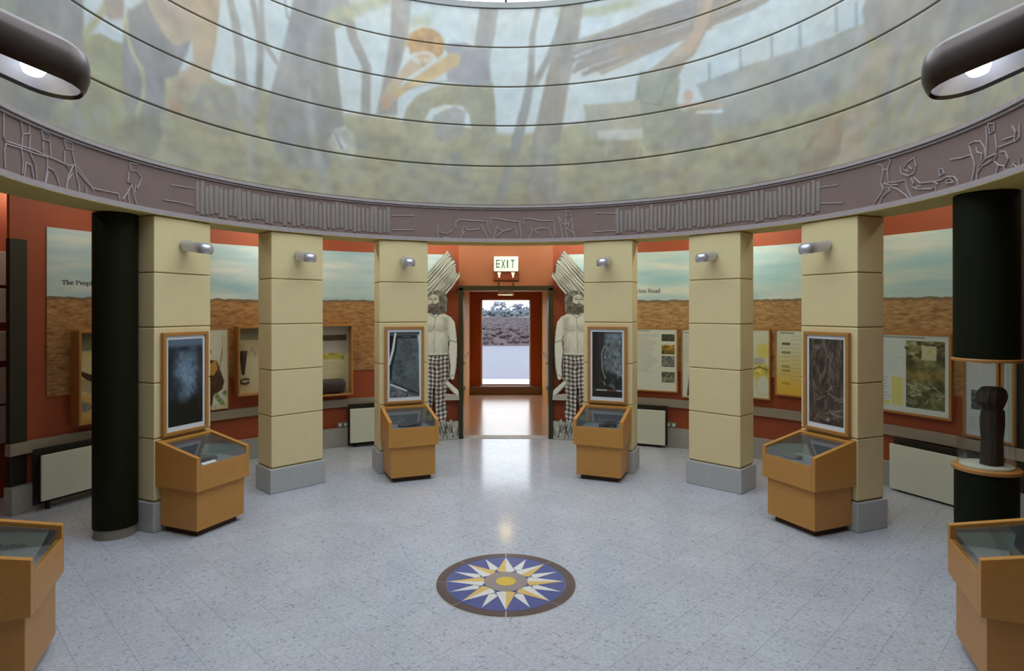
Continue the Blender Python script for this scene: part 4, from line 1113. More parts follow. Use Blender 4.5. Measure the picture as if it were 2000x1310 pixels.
def board(label, pxs, pys, paintfn, extend=(0, 0), depth=0.03, edge=0.016, name='display_panel', rim=M_FRAME):
    ta, za = wall_at(pxs[0], pys[1], RW); tb, zb = wall_at(pxs[1], pys[1], RW)
    _, zta = wall_at(pxs[0], pys[0], RW); _, ztb = wall_at(pxs[1], pys[0], RW)
    ta -= extend[0] / RW; tb += extend[1] / RW
    z0, z1 = (za if isinstance(za, float) else 0), 0
    z0 = (za + zb) / 2; z1 = (zta + ztb) / 2
    t, W = wall_thing(name, label, 'display panel', ta, tb, z0, 'printed panels on the outer wall')
    H = z1 - z0
    for x0, x1, a, b in ((-W / 2, W / 2, 0, edge), (-W / 2, W / 2, H - edge, H), (-W / 2, -W / 2 + edge, edge, H - edge), (W / 2 - edge, W / 2, edge, H - edge)):
        MB().box(x0, x1, -depth - 0.006, 0.02, a, b).build('edge_strip', rim, t)
    bk = MB().box(-W / 2 + edge, W / 2 - edge, -depth + 0.002, 0.0, edge, H - edge).build('backing', M_MATBOARD, t)
    p = Paint(-W / 2 + edge, W / 2 - edge, edge, H - edge, 0.005, (222, 226, 216)); paintfn(p, W, H)
    flat_print('printed_sheet', p, -depth + 0.0005, M_BOARD, bk)
    return t, W, H


def textlines(p, x0, x1, z1, z0, step=0.022, col=(150, 156, 156), seed=1, h=0.006):
    rng = random.Random(seed); z = z1
    while z > z0:
        p.rect(x0, x0 + (x1 - x0) * rng.uniform(0.7, 1.0), z - h, z, col, 0.6); z -= step


def photo(p, x0, x1, z0, z1, c1_, c2_, seed=1, fr=40):
    w = p._win([(x0, z0), (x1, z1)], 0); X, Z = p.X[w], p.Z[w]
    n = fbm(X, Z, fr, 4, 1, seed)[..., None]; g = ((Z - z0) / (z1 - z0))[..., None]
    p.img[w] = (np.array(c1_) * (1 - g) + np.array(c2_) * g) * (0.35 + 1.3 * n)


def pa_A(p, W, H):
    p.img[:] = (218, 224, 208)
    for k, (a, b) in enumerate(((0.80, 0.88), (0.60, 0.71), (0.40, 0.54), (0.16, 0.29))):
        photo(p, W / 2 - 0.20, W / 2 - 0.045, a * H, (b + .02) * H, [(60, 60, 50), (90, 74, 36), (110, 112, 104), (120, 122, 104)][k], [(80, 90, 80), (170, 140, 60), (130, 134, 130), (110, 112, 96)][k], k)
    textlines(p, -W / 2 + .03, W / 2 - .24, .9 * H, .3 * H, seed=2)
    p.rect(-W / 2 + .03, 0, .94 * H, .955 * H, (120, 128, 128), .7)
def pa_B(p, W, H):
    p.img[:] = (220, 226, 212); textlines(p, -W / 2 + .03, 0.05, .9 * H, .5 * H, seed=4); p.rect(-W / 2 + .03, .05, .93 * H, .945 * H, (120, 120, 120), .8)
    p.poly([(-W / 2 + .07, .03), (-W / 2 + .1, .4 * H), (-W / 2 + .16, .47 * H), (-W / 2 + .25, .3 * H), (-W / 2 + .22, .03)], (66, 58, 44), 1, tex=(1.2, 30))
def pa_C(p, W, H):
    p.img[:] = (216, 224, 206); x = W / 2 - .1
    p.ell(x + .02, .68 * H, .08, .09, (226, 212, 100), .8, .02); p.ell(x - .03, .53 * H, .07, .05, (180, 180, 186), .9, .01); p.ell(x, .38 * H, .1, .11, (214, 196, 80), .85, .02, (0.6, 30))
    p.line([(x - .09, .42 * H), (x - .02, .46 * H), (x + .06, .42 * H)], .014, (110, 100, 70)); p.ell(x + .02, .2 * H, .09, .13, (196, 202, 120), .6, .01); p.ell(x + .02, .2 * H, .07, .11, (214, 222, 206), 1, .01)
    textlines(p, -W / 2 + .03, x - .12, .8 * H, .3 * H, seed=5)
def pa_D(p, W, H):
    g = np.clip(1 - p.Z / H * 1.25, 0, 1)[..., None]; p.img = np.array((214, 224, 204)) * (1 - g) + np.array((226, 184, 62)) * g
    p.rect(-W / 2 + .06, .0, .93 * H, .945 * H, (90, 90, 90), .8)
    for z, c in ((.76, (80, 50, 44)), (.63, (120, 110, 90)), (.42, (150, 140, 90)), (.36, (150, 140, 90)), (.17, (190, 140, 50))):
        p.rect(-W / 2 + .08, -W / 2 + .17, z * H, (z + .035) * H, c, .8, .006)
    textlines(p, -W / 2 + .06, -W / 2 + .19, .72 * H, .3 * H, .05, (130, 136, 120), 6); textlines(p, -.03, W / 2 - .03, .9 * H, .2 * H, .045, (160, 160, 130), 7)
def pa_E(p, W, H):
    p.img[:] = (206, 220, 216)
    photo(p, -.02, W / 2 - .06, .1 * H, .9 * H, (96, 100, 66), (110, 110, 74), 3, 18)
    w = p._win([(-.02, .1 * H), (W / 2 - .06, .9 * H)], 0); br = np.clip(1 - np.abs(p.Z[w] - .5 * H) / (.12 * H), 0, 1)[..., None]; p.img[w] = p.img[w] * (1 - .5 * br) + np.array((168, 136, 74)) * .5 * br
    rng = np.random.RandomState(1)
    for k in range(22):
        x, z = rng.uniform(.0, W / 2 - .1), rng.uniform(.12, .38) * H; p.line([(x, z), (x + rng.uniform(-.1, .1), z + rng.uniform(.0, .06))], .008, (200, 206, 186), .7)
    for k in range(30):
        x, z = rng.uniform(-.02, W / 2 - .07), rng.uniform(.7, .89) * H; p.ell(x, z, .02, .015, rng.choice([40, 190]) * np.array((1, 1.05, .85)), .6, .006)
    p.rect(.12, .25, .68 * H, .85 * H, (196, 200, 164)); p.ell(.185, .78 * H, .016, .012, (200, 180, 90))
    p.rect(-W / 2 + .03, .15, .935 * H, .95 * H, (90, 100, 100), .7)
    textlines(p, -W / 2 + .05, -.06, .88 * H, .5 * H, .024, (176, 188, 188), 8); textlines(p, -W / 2 + .03, -.17, .44 * H, .16 * H, .03, (140, 150, 150), 9, .01)
    p.rect(-.16, -.05, .1 * H, .45 * H, (210, 208, 120), .9); p.rect(-W / 2 + .03, -.18, .1 * H, .15 * H, (206, 204, 110), .9)
def pa_F(p, W, H):
    p.img[:] = (196, 206, 210); photo(p, -W / 2 + .07, W / 2 - .06, .74 * H, .96 * H, (60, 70, 50), (150, 130, 70), 5)
    photo(p, -W / 2 + .07, W / 2 - .06, .28 * H, .46 * H, (80, 100, 100), (90, 110, 110), 6); textlines(p, -W / 2 + .05, W / 2 - .05, .2 * H, .05, .022, seed=3)
def pa_G(p, W, H):
    p.img[:] = (186, 204, 210); textlines(p, -W / 2 + .05, W / 2 - .05, .8 * H, .4 * H, .03, (170, 186, 194), 3)
def pa_L2(p, W, H):
    p.img[:] = (216, 216, 196); x = W / 2 - .17
    p.poly([(x - .08, .0), (x - .09, .4 * H), (x - .04, .62 * H), (x + .04, .6 * H), (x + .12, .35 * H), (x + .1, .25 * H), (x, .18 * H), (x - .02, .0)], (74, 52, 36), 1, .006, (0.7, 20))
    p.poly([(x - .06, .55 * H), (x + .03, .62 * H), (x + .05, .5 * H), (x + .0, .42 * H), (x - .07, .46 * H)], (196, 150, 74), 1, .006)
    p.ell(x - .06, .72 * H, .035, .045, (110, 72, 50)); p.line([(x + .06, .45 * H), (x + .1, .75 * H)], .008, (130, 110, 80)); p.line([(x + .1, .95 * H), (x + .1, .6 * H)], .003, (150, 150, 140))
    for k in range(26):
        p.ell(x + .02 + .12 * ((k * .618) % 1), (.04 + .18 * ((k * .37) % 1)) * H, .02, .016, (110 + 40 * (k % 2), 130 + 36 * (k % 2), 96), .7, .006)
    p.rect(-W / 2, W / 2, 0, .06 * H, (206, 200, 160), .7)


board('white panel with four small landscape photographs right of the doorway', (1250, 1325), (640, 764), pa_A, (0.22, 0))
board('white text panel half hidden by the bare right pillar', (1333, 1352), (641, 776), pa_B, (0, 0.30))
board('panel with yellow plant drawings beside the bare right pillar', (1470, 1507), (641, 779), pa_C, (0.28, 0))
board('narrow panel fading to yellow with small captions left of the tangled branches picture', (1517, 1570), (642, 773), pa_D, (0, 0.12))
board('large pale panel with a green woodland photograph and yellow blocks', (1728, 1864), (650, 811), pa_E, (0.12, 0), edge=0.022)
board('pale panel with two photographs seen through the glass cylinder', (1888, 1958), (655, 856), pa_F, (0, 0), edge=0.02)
board('plain pale blue panel at the right picture edge', (1963, 1989), (655, 866), pa_G, (0, 0), edge=0.018)
board('panel with a standing figure in a brown cloak', (405, 443), (641, 799), pa_L2, (0.2, 0), edge=0.01)


def shadow_box(label, pxs, pys, paintfn, extend, depth=0.13):
    ta, za = wall_at(pxs[0], pys[1], RW); tb, zb = wall_at(pxs[1], pys[1], RW)
    z0 = (za + zb) / 2; z1 = (wall_at(pxs[0], pys[0], RW)[1] + wall_at(pxs[1], pys[0], RW)[1]) / 2
    ta -= extend[0] / RW; tb += extend[1] / RW
    t, W = wall_thing('shadow_box', label, 'display box', ta, tb, z0, 'wooden box displays on the left wall')
    H = z1 - z0; e = 0.022
    for nm, x0, x1, a, b in (('bottom_board', -W / 2, W / 2, 0, e), ('top_board', -W / 2, W / 2, H - e, H), ('side_board', -W / 2, -W / 2 + e, e, H - e), ('side_board', W / 2 - e, W / 2, e, H - e)):
        MB().box(x0, x1, -depth, 0.02, a, b).build(nm, M_FRAME, t, bevel=0.003)
    bk = MB().box(-W / 2 + e, W / 2 - e, -0.012, 0.01, e, H - e).build('back_board', M_MATBOARD, t)
    p = Paint(-W / 2 + e, W / 2 - e, e, H - e, 0.005, (206, 196, 150)); paintfn(p, W, H)
    flat_print('printed_sheet', p, -0.0135, M_BOARD, bk)
    return t, W, H


def sb_1(p, W, H):
    p.img[:] = (206, 192, 146); p.rect(-W / 2, W / 2, .78 * H, H, (110, 108, 88), .8, .01, (0.6, 20)); p.poly([(-W / 2, .74 * H), (W / 2, .8 * H), (W / 2, .62 * H), (-W / 2, .66 * H)], (210, 204, 140))  # dark top band: shade inside the box painted onto the sheet
    p.poly([(-W / 2 + .0, .6 * H), (-W / 2 + .2, .5 * H), (W / 2, .3 * H), (W / 2, .2 * H), (-W / 2 + .12, .47 * H)], (60, 40, 24)); p.poly([(-W / 2, .52 * H), (-W / 2 + .25, .4 * H), (W / 2, .2 * H), (W / 2, .1 * H), (-W / 2, .4 * H)], (150, 140, 110), .7)
    p.rect(-W / 2, W / 2, 0, .3 * H, (196, 164, 92), .8, .02)
    p.ell(-W / 2 + .11, .17 * H, .065, .045, (122, 122, 112), 1, .006, (0.8, 60)); p.ell(-W / 2 + .08, .22 * H, .03, .03, (140, 140, 128), .9, .006)
def sb_2(p, W, H):
    p.img[:] = (200, 194, 160); p.rect(-W / 2, W / 2, .8 * H, H, (140, 136, 118), .9, .006)
    textlines(p, -W / 2 + .03, -W / 2 + .12, .75 * H, .6 * H, seed=4)
    p.line([(-W / 2 + .17, .62 * H), (-W / 2 + .2, .68 * H), (-W / 2 + .24, .55 * H)], .01, (150, 130, 90), .8)
def sb_3(p, W, H):
    p.img[:] = (202, 196, 160); p.rect(-W / 2, W / 2, .58 * H, H, (176, 176, 170)); p.rect(-W / 2 + .02, W / 2 - .05, .77 * H, .85 * H, (84, 68, 50), 1, .006, (0.5, 20))
    p.poly([(-W / 2, .52 * H), (-W / 2, .62 * H), (-.08, .56 * H), (.06, .6 * H), (W / 2 - .08, .57 * H), (W / 2 - .08, .5 * H)], (180, 172, 84), 1, .01, (0.5, 25)); textlines(p, -W / 2 + .04, W / 2 - .09, .46 * H, .34 * H, seed=5)


sb1, w1, h1 = shadow_box('wooden box display with a small boat-like stone drawing behind the dark column', (137, 188), (645, 825), sb_1, (0, 0.28))
sb2, w2, h2 = shadow_box('wooden box display with a peg and a ring left of the bare left pillar', (457, 505), (637, 770), sb_2, (0, 0.22))
sb3, w3, h3 = shadow_box('wooden box display with a dark rounded wooden trough right of the bare left pillar', (620, 683), (633, 770), sb_3, (0.26, 0))


def in_box(t, mb, name, m, label, x, z, y=-0.06):
    o = mb.build(name, m, None, smooth=True)
    M = Matrix.Translation(t.location) @ Matrix.Rotation(t.rotation_euler[2], 4, 'Z')
    o.location = M @ Vector((x, y, z)); o.rotation_euler = (0, 0, t.rotation_euler[2]); tag(o, label, 'artefact', 'artefacts in the wall boxes'); return o


rg = lambda pts: [[Vector(p) for p in r] for r in pts]
mb = MB().loft([[(r * math.cos(a), r * .6 * math.sin(a), z) for a in np.linspace(0, 2 * math.pi, 13)[:-1]] for r, z in ((.014, -.14), (.022, -.08), (.03, 0), (.042, .11), (.046, .13), (.04, .14))])
in_box(sb2, mb, 'wooden_peg', M_ARTE, 'dark tapering wooden peg in the box left of the bare left pillar', -w2 / 2 + .085, .47 * h2, -.045)
mb = MB().tube([(0.05 * math.cos(a), 0, 0.028 * math.sin(a)) for a in np.linspace(0.5, 5.9, 18)], 0.01, 8)
in_box(sb2, mb, 'bent_ring', M_ARTE, 'bent wooden ring below the peg in the wall box', -w2 / 2 + .11, .2 * h2, -.03)
mb = MB().loft([[(x, .045 * s * math.cos(a), .09 * s * math.sin(a)) for a in np.linspace(0, 2 * math.pi, 17)[:-1]] for x, s in ((-.3, .9), (-.15, 1.), (.05, 1.), (.11, .96), (.145, .75), (.16, .4))])
in_box(sb3, mb, 'wooden_trough', M_ARTE, 'dark rounded wooden trough at the bottom of the wall box', w3 / 2 - .24, .023 + .095, -.065)

# white boards stacked on the side gallery wall
for k, (ya, yb) in enumerate(((489, 556), (563, 630), (647, 706), (719, 791), (795, 869))):
    d = 5.52
    z1, z0 = EYE + (HY - ya) * d / FPX, EYE + (HY - yb) * d / FPX
    tm = wall_at(6, 600, 4.96)[0] - RAD(0.4)
    t = thing('gallery_board', ['topmost', 'second from top', 'middle', 'second from bottom', 'lowest'][k] + ' of the five pale boards at the left picture edge', 'board', pol(tm, 4.95, z0), -tm, 'pale boards at the left edge')
    MB().box(-0.17, 0.17, -0.02, 0.012, 0, z1 - z0).build('panel', mat('pale_board_%d' % k, (190, 184, 170), 0.6), t, bevel=0.004)
    MB().box(-0.15, 0.15, 0.012, 0.028, 0.03, z1 - z0 - 0.03).build('batten', M_FRAME, t)


# ------------------------------------------------------------------ radiators and sockets
def radiator(label, pxs, pys, extend):
    ra = RW - 0.19
    ta, z1 = wall_at(pxs[0], pys[0], ra); tb, _ = wall_at(pxs[1], pys[0], ra); z0 = wall_at(pxs[0], pys[1], ra)[1]
    ta -= extend[0] / ra; tb += extend[1] / ra
    tm = (ta + tb) / 2; half = (tb - ta) / 2; W = 2 * ra * math.sin(half)
    t = thing('radiator', label, 'radiator', pol(tm, RW * math.cos(half) - 0.005, 0), -tm, 'cream radiators on the outer wall')
    y0 = -(RW * math.cos(half) - ra * math.cos(half)) + 0.01
    MB().box(-W / 2, W / 2, y0, y0 + 0.02, z0, z1).build('front_panel', M_WHITE, t, bevel=0.006)
    MB().box(-W / 2 + 0.01, W / 2 - 0.01, y0 + 0.02, -0.09, z0 + 0.02, z1 - 0.03).build('core', M_RADDARK, t)
    MB().box(-W / 2 - 0.012, W / 2 + 0.012, -0.09, -0.072, max(z0 - 0.04, 0.02), z1 + 0.045).build('back_casing', M_RADDARK, t)
    for k in range(6):
        a = -W / 2 + 0.03 + (W - 0.06) * k / 5
        MB().box(a - 0.006, a + 0.006, y0 + 0.022, -0.088, z1 - 0.03, z1 - 0.012).build('grille_bar', M_RADDARK, t)
    for s in (-1, 1):
        MB().box(s * (W / 2 - .08) - .012, s * (W / 2 - .08) + .012, -0.14, -0.1, 0, z0 + 0.03).build('foot', M_RADDARK, t)
    return t


radiator('cream radiator panel left of the dark round column', (82, 188), (890, 980), (0, 0.30))
radiator('cream radiator beside the pillar left of the doorway', (684, 724), (799, 866), (0, 0.30))
radiator('cream radiator beside the pillar right of the doorway', (1252, 1299), (799, 866), (0.30, 0))
radiator('long cream radiator below the green woodland panel', (1736, 1885), (865, 952), (0, 0.1))
for px, lab in ((669, 'double wall socket left of the doorway beside a radiator'), (1311, 'double wall socket right of the doorway beside a radiator')):
    t, z = wall_at(px, 829, RW)
    s = thing('wall_socket', lab, 'socket', pol(t, RW, z), -t, 'wall sockets')
    MB().box(-0.07, 0.07, -0.018, 0.0, -0.035, 0.035).build('plate', M_PEWTER, s, bevel=0.004)
    for q in (-1, 1):
        MB().box(q * 0.035 - 0.02, q * 0.035 + 0.02, -0.022, -0.016, -0.02, 0.02).build('outlet', M_CARD, s, bevel=0.003)

# ------------------------------------------------------------------ exit sign
es = thing('exit_sign', 'pale exit sign with two small lamps above the doorway', 'exit sign', (0.003, CY + RW, 2.36))
M_SIGN = mat('sign_face', (226, 236, 222), 0.4, var=0.01, emit=0.35)
sbx = MB().box(-0.165, 0.165, -0.075, 0, -0.10, 0.10).build('sign_box', M_SIGN, es, bevel=0.006)
MB().box(-0.172, 0.178, -0.03, 0, -0.22, -0.09).build('back_plate', mat('sign_back_plate', (140, 60, 30), 0.5), es, bevel=0.004)
M_SG = mat('sign_letter_green', (110, 136, 122), 0.5)
EX = {'E': [(0, 1, 0, .16), (0, 1, .42, .58), (0, 1, .84, 1), (0, .22, 0, 1)], 'I': [(.3, .7, 0, 1)], 'T': [(0, 1, .84, 1), (.38, .62, 0, 1)]}
for k, ch in enumerate('EXIT'):
    mb = MB(); x0 = -0.135 + k * 0.07 - (0.012 if k == 2 else 0) + (0 if k < 3 else -0.012); wl, hl = 0.052, 0.11
    if ch == 'X':
        for s in (1, -1):
            M = Matrix.Translation((x0 + wl / 2, -0.0765, 0)) @ Matrix.Rotation(s * math.atan2(wl * .8, hl), 4, 'Y')
            mb.box(-0.006, 0.006, -0.0015, 0.0015, -0.0655, 0.0655, M)
    else:
        for a, b, c, d in EX[ch]:
            mb.box(x0 + a * wl, x0 + b * wl, -0.078, -0.075, -hl / 2 + c * hl, -hl / 2 + d * hl)
    mb.build('letter', M_SG, sbx)
for s in (-1, 1):
    MB().lathe([(0.012, -0.04), (0.012, -0.012), (0.02, 0.0), (0.024, 0.03)][::-1], 14).build('lamp_head', mat('sign_lamp_white', (230, 226, 200), 0.4, emit=0.5), es, smooth=True, loc=(s * 0.094, -0.055, -0.145))
    MB().lathe([(0.008, -0.02), (0.011, 0), (0.008, 0.02)], 10).build('screw_cap', M_TOE, es, smooth=True, loc=(s * 0.10, -0.012, -0.275))

# ------------------------------------------------------------------ printed cut-out figures beside the door
def cutout(side, label):
    res = 0.0055
    def C(pts): return [((262 - x) / 3.36 / 145.9, EYE - ((480 + y / 3.36) - HY) / 145.9) for x, y in pts]
    p = Paint(-0.02, 0.72, 0.0, 2.56, res, (214, 218, 208))
    WH, DK, MD = (230, 234, 222), (34, 32, 30), (104, 104, 98)
    p.mask[:] = 0
    # sticks
    p.poly(C([(185, 60), (205, 60), (236, 105), (240, 195), (205, 270), (130, 335), (-40, 350), (-70, 310), (-10, 230), (100, 135)]), (120, 120, 112))
    rs = random.Random(11)
    for k in range(17):
        q = k / 16
        ext = rs.uniform(-14, 16)
        a = (184 + 72 * q + ext * .7, 40 + 160 * q - ext * .75); b = (-50 + 190 * q + rs.uniform(-14, 14), 300 + 36 * q + rs.uniform(-8, 8))
        mid = ((a[0] + b[0]) / 2 + rs.uniform(-5, 5), (a[1] + b[1]) / 2 + rs.uniform(-4, 4))
        w_ = rs.uniform(.016, .03); g_ = rs.uniform(186, 238)
        p.line(C([a, mid, b]), w_ + .012, DK, .95); p.line(C([a, mid, b]), w_, (g_, g_ + 3, g_ - 8))
        p.line(C([(mid[0] + 30, mid[1] - 40), mid]), .005, MD, .8)
    p.line(C([(182, 60), (218, 38)]), 0.014, MD)
    # body parts
    p.poly(C([(110, 440), (150, 438), (205, 465), (232, 500), (246, 600), (250, 700), (243, 800), (228, 872), (212, 882), (194, 862), (202, 780), (190, 700), (188, 600), (184, 720), (-45, 725), (-50, 600), (-66, 700), (-84, 700), (-80, 520), (-40, 462), (30, 440)]), WH)
    for ln, w_, a in (([(188, 590), (196, 620), (186, 700), (200, 790), (196, 850)], .012, .8), ([(240, 560), (248, 660), (240, 780), (228, 860)], .008, .6), ([(60, 450), (100, 470), (130, 450)], .012, .6), ([(30, 560), (75, 556), (95, 520)], .01, .5), ([(110, 550), (150, 560), (180, 540)], .008, .5), ([(100, 470), (96, 560), (92, 700)], .008, .5), ([(196, 620), (244, 632)], .014, .6), ([(150, 600), (150, 700)], .006, .4), ([(50, 600), (50, 690)], .006, .4)):
        p.line(C(ln), w_, MD, a)
    for k in range(16):
        p.line(C([(40 + k * 9, 640 + 30 * math.sin(k)), (44 + k * 9, 700)]), .003, MD, .35)
    p.poly(C([(150, 470), (188, 470), (190, 600), (184, 700), (160, 700), (168, 600)]), MD, .35, .03)
    p.poly(C([(-45, 520), (0, 500), (10, 640), (-30, 700)]), MD, .3, .03)
    p.ell(*C([(62, 540)])[0], .07, .05, MD, .22, .03); p.ell(*C([(140, 540)])[0], .07, .05, MD, .22, .03)
    # trousers with checks
    tro = C([(-48, 720), (186, 716), (194, 800), (184, 930), (166, 1000), (184, 1100), (165, 1155), (112, 1155), (98, 1050), (96, 930), (86, 930), (80, 1060), (60, 1160), (-40, 1160), (-60, 950)])
    p.poly(tro, (176, 176, 166))
    w = p._win(tro, 0); m = np.clip(p.mask[w], 0, 1); nz_ = fbm(p.X[w], p.Z[w], 9, 3); chk = np.clip(np.sin(p.X[w] * 112 + 3 * nz_) * 2 + .5, 0, 1) + np.clip(np.sin(p.Z[w] * 112 + 1.2 * np.sin(p.X[w] * 26) + 3 * nz_) * 2 + .5, 0, 1)
    tmp = Paint(-0.02, 0.72, 0, 2.56, res, (0, 0, 0)); tmp.poly(tro, (1, 1, 1)); mm = tmp.mask[w][..., None]
    colr = ((228 - 82 * chk) * (0.8 + 0.4 * nz_))[..., None] * np.array((1, .98, .95))
    p.img[w] = p.img[w] * (1 - mm) + colr * mm
    p.line(C([(96, 930), (92, 800)]), .012, DK, .6); p.line(C([(-48, 720), (186, 716)]), .014, DK, .6)
    for ln in ([(184, 800), (172, 930), (160, 1000)], [(20, 760), (30, 1000)], [(130, 780), (150, 980)]): p.line(C(ln), .014, DK, .3)
    # hair, face, beard
    p.poly(C([(40, 330), (70, 300), (120, 292), (165, 306), (182, 345), (178, 430), (158, 446), (110, 452), (62, 440), (42, 390)]), (120, 118, 110), tex=(1.0, 30))
    p.poly(C([(50, 340), (84, 318), (120, 330), (126, 380), (112, 412), (70, 412), (50, 390)]), (206, 208, 196))
    p.poly(C([(52, 390), (72, 378), (104, 382), (126, 370), (122, 430), (92, 456), (62, 440)]), (92, 88, 82), tex=(1.2, 50))
    for x in (66, 100): p.line(C([(x - 9, 352), (x + 9, 350)]), .010, DK); p.line(C([(x - 10, 340), (x + 10, 338)]), .007, DK, .7)
    p.line(C([(82, 352), (80, 374), (88, 376)]), .007, DK, .7); p.line(C([(70, 392), (96, 392)]), .008, (190, 180, 170))
    for k in range(8): p.line(C([(130 + 5 * k, 320 + 4 * k), (136 + 4 * k, 430)]), .004, DK, .5)
    # axe
    p.line(C([(150, 910), (218, 846)]), .018, (170, 168, 156)); p.poly(C([(164, 905), (184, 884), (256, 948), (262, 985), (236, 982), (196, 942)]), WH); p.poly(C([(160, 968), (262, 978), (264, 1014), (168, 1012)]), (182, 182, 170))
    p.line(C([(168, 905), (236, 978)]), .008, DK, .7)
    # grass at the feet
    p.poly(C([(-84, 1150), (100, 1150), (112, 1138), (130, 1158), (160, 1150), (190, 1160), (205, 1132), (222, 1160), (250, 1148), (258, 1205), (258, 1272), (-84, 1272)]), (178, 180, 170))
    rng = np.random.RandomState(3)
    for k in range(90):
        x, y = rng.uniform(-84, 255), rng.uniform(1160, 1255)
        p.line(C([(x, y + 25), (x + rng.uniform(-12, 12), y - 15)]), rng.uniform(.006, .016), rng.choice([44, 60, 150, 236]) * np.array((1, 1, .96)), .8)
    keep = p.mask > 0.5
    keep[p.Z < 0.004] = False
    th = -DOOR_T - p.X / RW if side < 0 else DOOR_T + p.X / RW
    r0, r1 = RW - 0.112, RW - 0.086
    idx = -np.ones(keep.shape, int); cells = keep[:-1, :-1] & keep[:-1, 1:] & keep[1:, :-1] & keep[1:, 1:]
    used = np.zeros(keep.shape, bool)
    used[:-1, :-1] |= cells; used[:-1, 1:] |= cells; used[1:, :-1] |= cells; used[1:, 1:] |= cells
    nu = used.sum(); idx[used] = np.arange(nu)
    def co(r): return np.stack([r * np.sin(th[used]), r * np.cos(th[used]), p.Z[used]], -1)
    v = np.concatenate([co(r0), co(r1)]); j, i = np.nonzero(cells)
    q = np.stack([idx[j, i], idx[j, i + 1], idx[j + 1, i + 1], idx[j + 1, i]], -1)
    pad = np.pad(cells, 1); walls = []
    for dj, di, a, b in ((0, -1, (0, 0), (1, 0)), (0, 1, (0, 1), (1, 1)), (-1, 0, (0, 0), (0, 1)), (1, 0, (1, 0), (1, 1))):
        e = cells & ~pad[1 + dj:1 + dj + cells.shape[0], 1 + di:1 + di + cells.shape[1]]; jj, ii = np.nonzero(e)
        A = idx[jj + a[0], ii + a[1]]; B = idx[jj + b[0], ii + b[1]]; walls.append(np.stack([A, B, B + nu, A + nu], -1))
    q = np.concatenate([q, q + nu] + walls); cols = np.concatenate([p.img[used]] * 2)
    o = raw_mesh('figure_cutout', v, q, cols, M_CUT); o.location = (0, CY, 0.0)
    return tag(o, label, 'cutout figure', 'printed cutout figures beside the doorway')


cutout(-1, 'black and white cutout of a bearded man with sticks and axe, left of doorway')
cutout(1, 'black and white cutout of a bearded man with sticks and axe, right of doorway')

# ------------------------------------------------------------------ lamps added to brighten the ring gallery and the passage
def added_strip_lamp(deg, power, r=3.75):  # fittings added out of view so the wall prints get more light
    t = at_angle('added_ceiling_lamp', 'added unseen strip lamp on the gallery ceiling behind the frieze', 'lamp', deg, r, ZC, 'added strip lamps behind the frieze')
    MB().box(-0.32, 0.32, -0.04, 0.04, -0.03, 0).build('housing', M_WHITE, t)
    MB().loft([[(x, 0.014 * math.cos(a), -0.046 + 0.014 * math.sin(a)) for a in np.linspace(0, 2 * math.pi, 9)[:-1]] for x in (-0.3, 0.3)]).build('tube', mat('added_lamp_tube', (250, 250, 242), 0.5, var=0, emit=power), t)
added_strip_lamp(0, 26)
added_strip_lamp(-67, 30, 4.75)
for dg, pw in ((90, 20), (66, 26), (40, 84), (14, 84)):
    added_strip_lamp(-dg, pw * 0.92); added_strip_lamp(dg, pw)
pl = thing('added_ceiling_lamp', 'added round warm lamp on the passage ceiling inside the doorway', 'lamp', (0, 10.2, 2.1))  # ceiling fitting added to brighten the passage
MB().lathe([(0.135, 0), (0.135, -0.115), (0.13, -0.115), (0.13, -0.004)], 28, cap=False).build('shade', M_WHITE, pl, smooth=True)
MB().lathe([(0.115, -0.003), (0.11, -0.012), (0.06, -0.016)], 24).build('diffuser', mat('added_warm_diffuser', (255, 220, 160), 0.5, emit=60.0), pl)

# ------------------------------------------------------------------ outside the door
rng = random.Random(8)
bank = MB(); nx, ny = 60, 14
for j in range(ny):
    for i in range(nx):
        x = -14 + 28 * i / (nx - 1); y = 27.3 + 22 * (j / (ny - 1)) ** 1.4; q = j / (ny - 1)
        z = 0.05 + (0.62 + 0.45 * q) * min(1, q * 6) + rng.uniform(-.07, .07) * (1 if j else 0)
        bank.v.append((x, y, z))
for j in range(ny - 1):
    for i in range(nx - 1):
        bank.f.append((j * nx + i, j * nx + i + 1, (j + 1) * nx + i + 1, (j + 1) * nx + i))
struct(bank.build('ground_bank', mat('heather_bank', (96, 82, 86), 0.95, var=0.25, scale=2.5, second=(66, 58, 62))))
M_SHRUB = mat('dull_shrub', (84, 74, 78), 0.95, var=0.25, scale=5)
sh = MB()
def blob(mb, c, r, n=7, sq=0.8):
    rings = []
    for k in range(1, n):
        a = math.pi * k / n
        rings.append([(c[0] + r * math.sin(a) * math.cos(b) * rng.uniform(.75, 1.2), c[1] + r * math.sin(a) * math.sin(b), c[2] - r * sq * math.cos(a) * rng.uniform(.8, 1.15)) for b in np.linspace(0, 2 * math.pi, 9)[:-1]])
    mb.loft(rings)
for k in range(1800):
    q = rng.random(); yy = 27.5 + 16 * q; qb = ((yy - 27.3) / 22) ** (1 / 1.4); blob(sh, (rng.uniform(-3.5, 3.5), yy, 0.05 + (0.62 + 0.45 * qb) * min(1, qb * 6) + rng.uniform(-.02, .08)), rng.uniform(.07, .18), 4, .8)
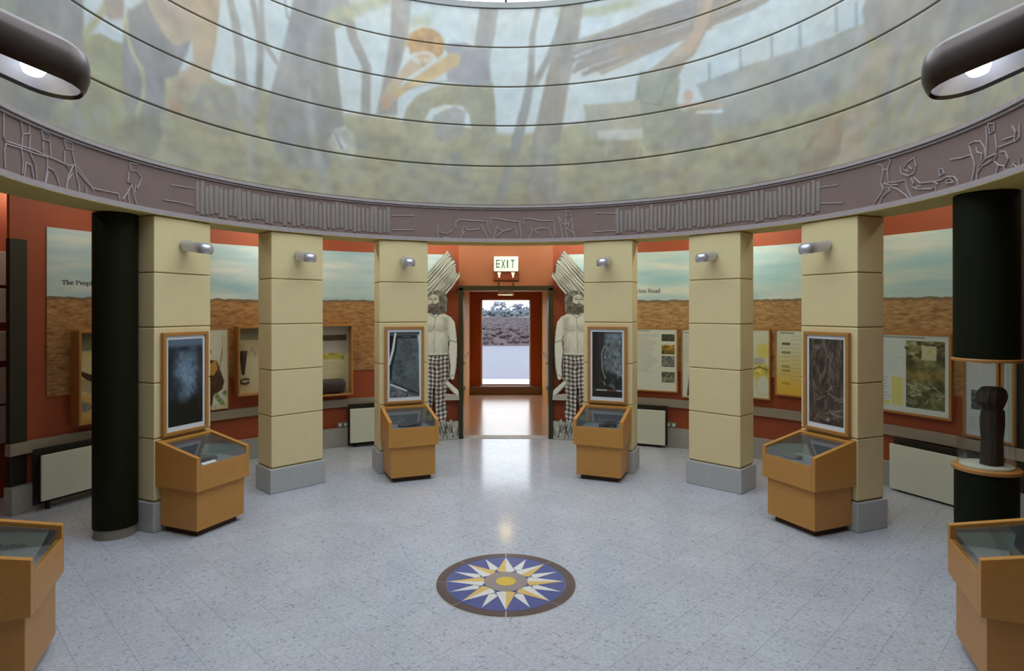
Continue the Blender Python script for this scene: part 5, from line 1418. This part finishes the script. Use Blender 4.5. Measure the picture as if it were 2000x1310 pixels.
so = sh.build('heather_scrub', M_SHRUB, None, smooth=True); so['kind'] = 'stuff'; tag(so, 'low dull purple scrub on the bank seen through the open door', 'scrub')
leafm = [mat('tree_hazed_leaf_%d' % k, c, 0.95, var=0.15, scale=1.2) for k, c in enumerate(((112, 118, 132), (130, 136, 150), (98, 106, 116)))]  # distance haze mixed into the leaf colours as pale blue-grey
M_TRK = mat('tree_trunk', (112, 110, 112), 0.9)
TREES = ((-3.6, 78, 1.7, 1.9, 0, 'leftmost rounded tree seen through the open door'), (-0.9, 86, 2.4, 1.7, 1, 'pale tree left of centre seen through the open door'), (1.6, 82, 2.1, 1.9, 0, 'grey tree at the centre seen through the open door'), (4.0, 90, 2.6, 1.6, 1, 'tall pale tree right of centre seen through the open door'), (-6.0, 92, 2.2, 2.0, 2, 'dark tree at the left frame of the open door'), (6.4, 84, 1.9, 1.9, 2, 'dark tree at the right frame of the open door'))
for x, y, hgt, wd, k, lab in TREES:
    t = thing('tree', lab, 'tree', (x, y, 0.2), 0, 'hazy trees outside')
    mb = MB()
    for q in range(110):
        a = rng.uniform(0, 6.28); rr_ = rng.random() ** .5; zz_ = rng.uniform(-1, 1)
        blob(mb, (wd * .75 * rr_ * math.cos(a) * math.sqrt(1 - zz_ * zz_ * .8), .8 * rr_ * math.sin(a), hgt * (.62 + .42 * zz_)), rng.uniform(.1, .24), 4, 1.0)
    mb.build('crown', leafm[k], t, smooth=True)
    MB().tube([(0, 0, -0.3), (0.05, 0, hgt * .7)], [0.14, 0.08], 6).build('trunk', M_TRK, t)
hd = MB()
for k in range(700):
    blob(hd, (rng.uniform(-6, 6), 70 + rng.uniform(-2, 2), 0.75 + 0.75 * rng.random() ** 1.5), rng.uniform(.1, .26), 4, .9)
ho = hd.build('hedge', leafm[2], None, smooth=True); ho['kind'] = 'stuff'; tag(ho, 'low grey hedge line behind the bank seen through the open door', 'hedge')
struct(MB().box(-60, 60, 48, 130, -0.2, 0.75).build('ground_field', mat('pale_field', (150, 140, 132), 0.95, var=0.1, scale=0.3)))
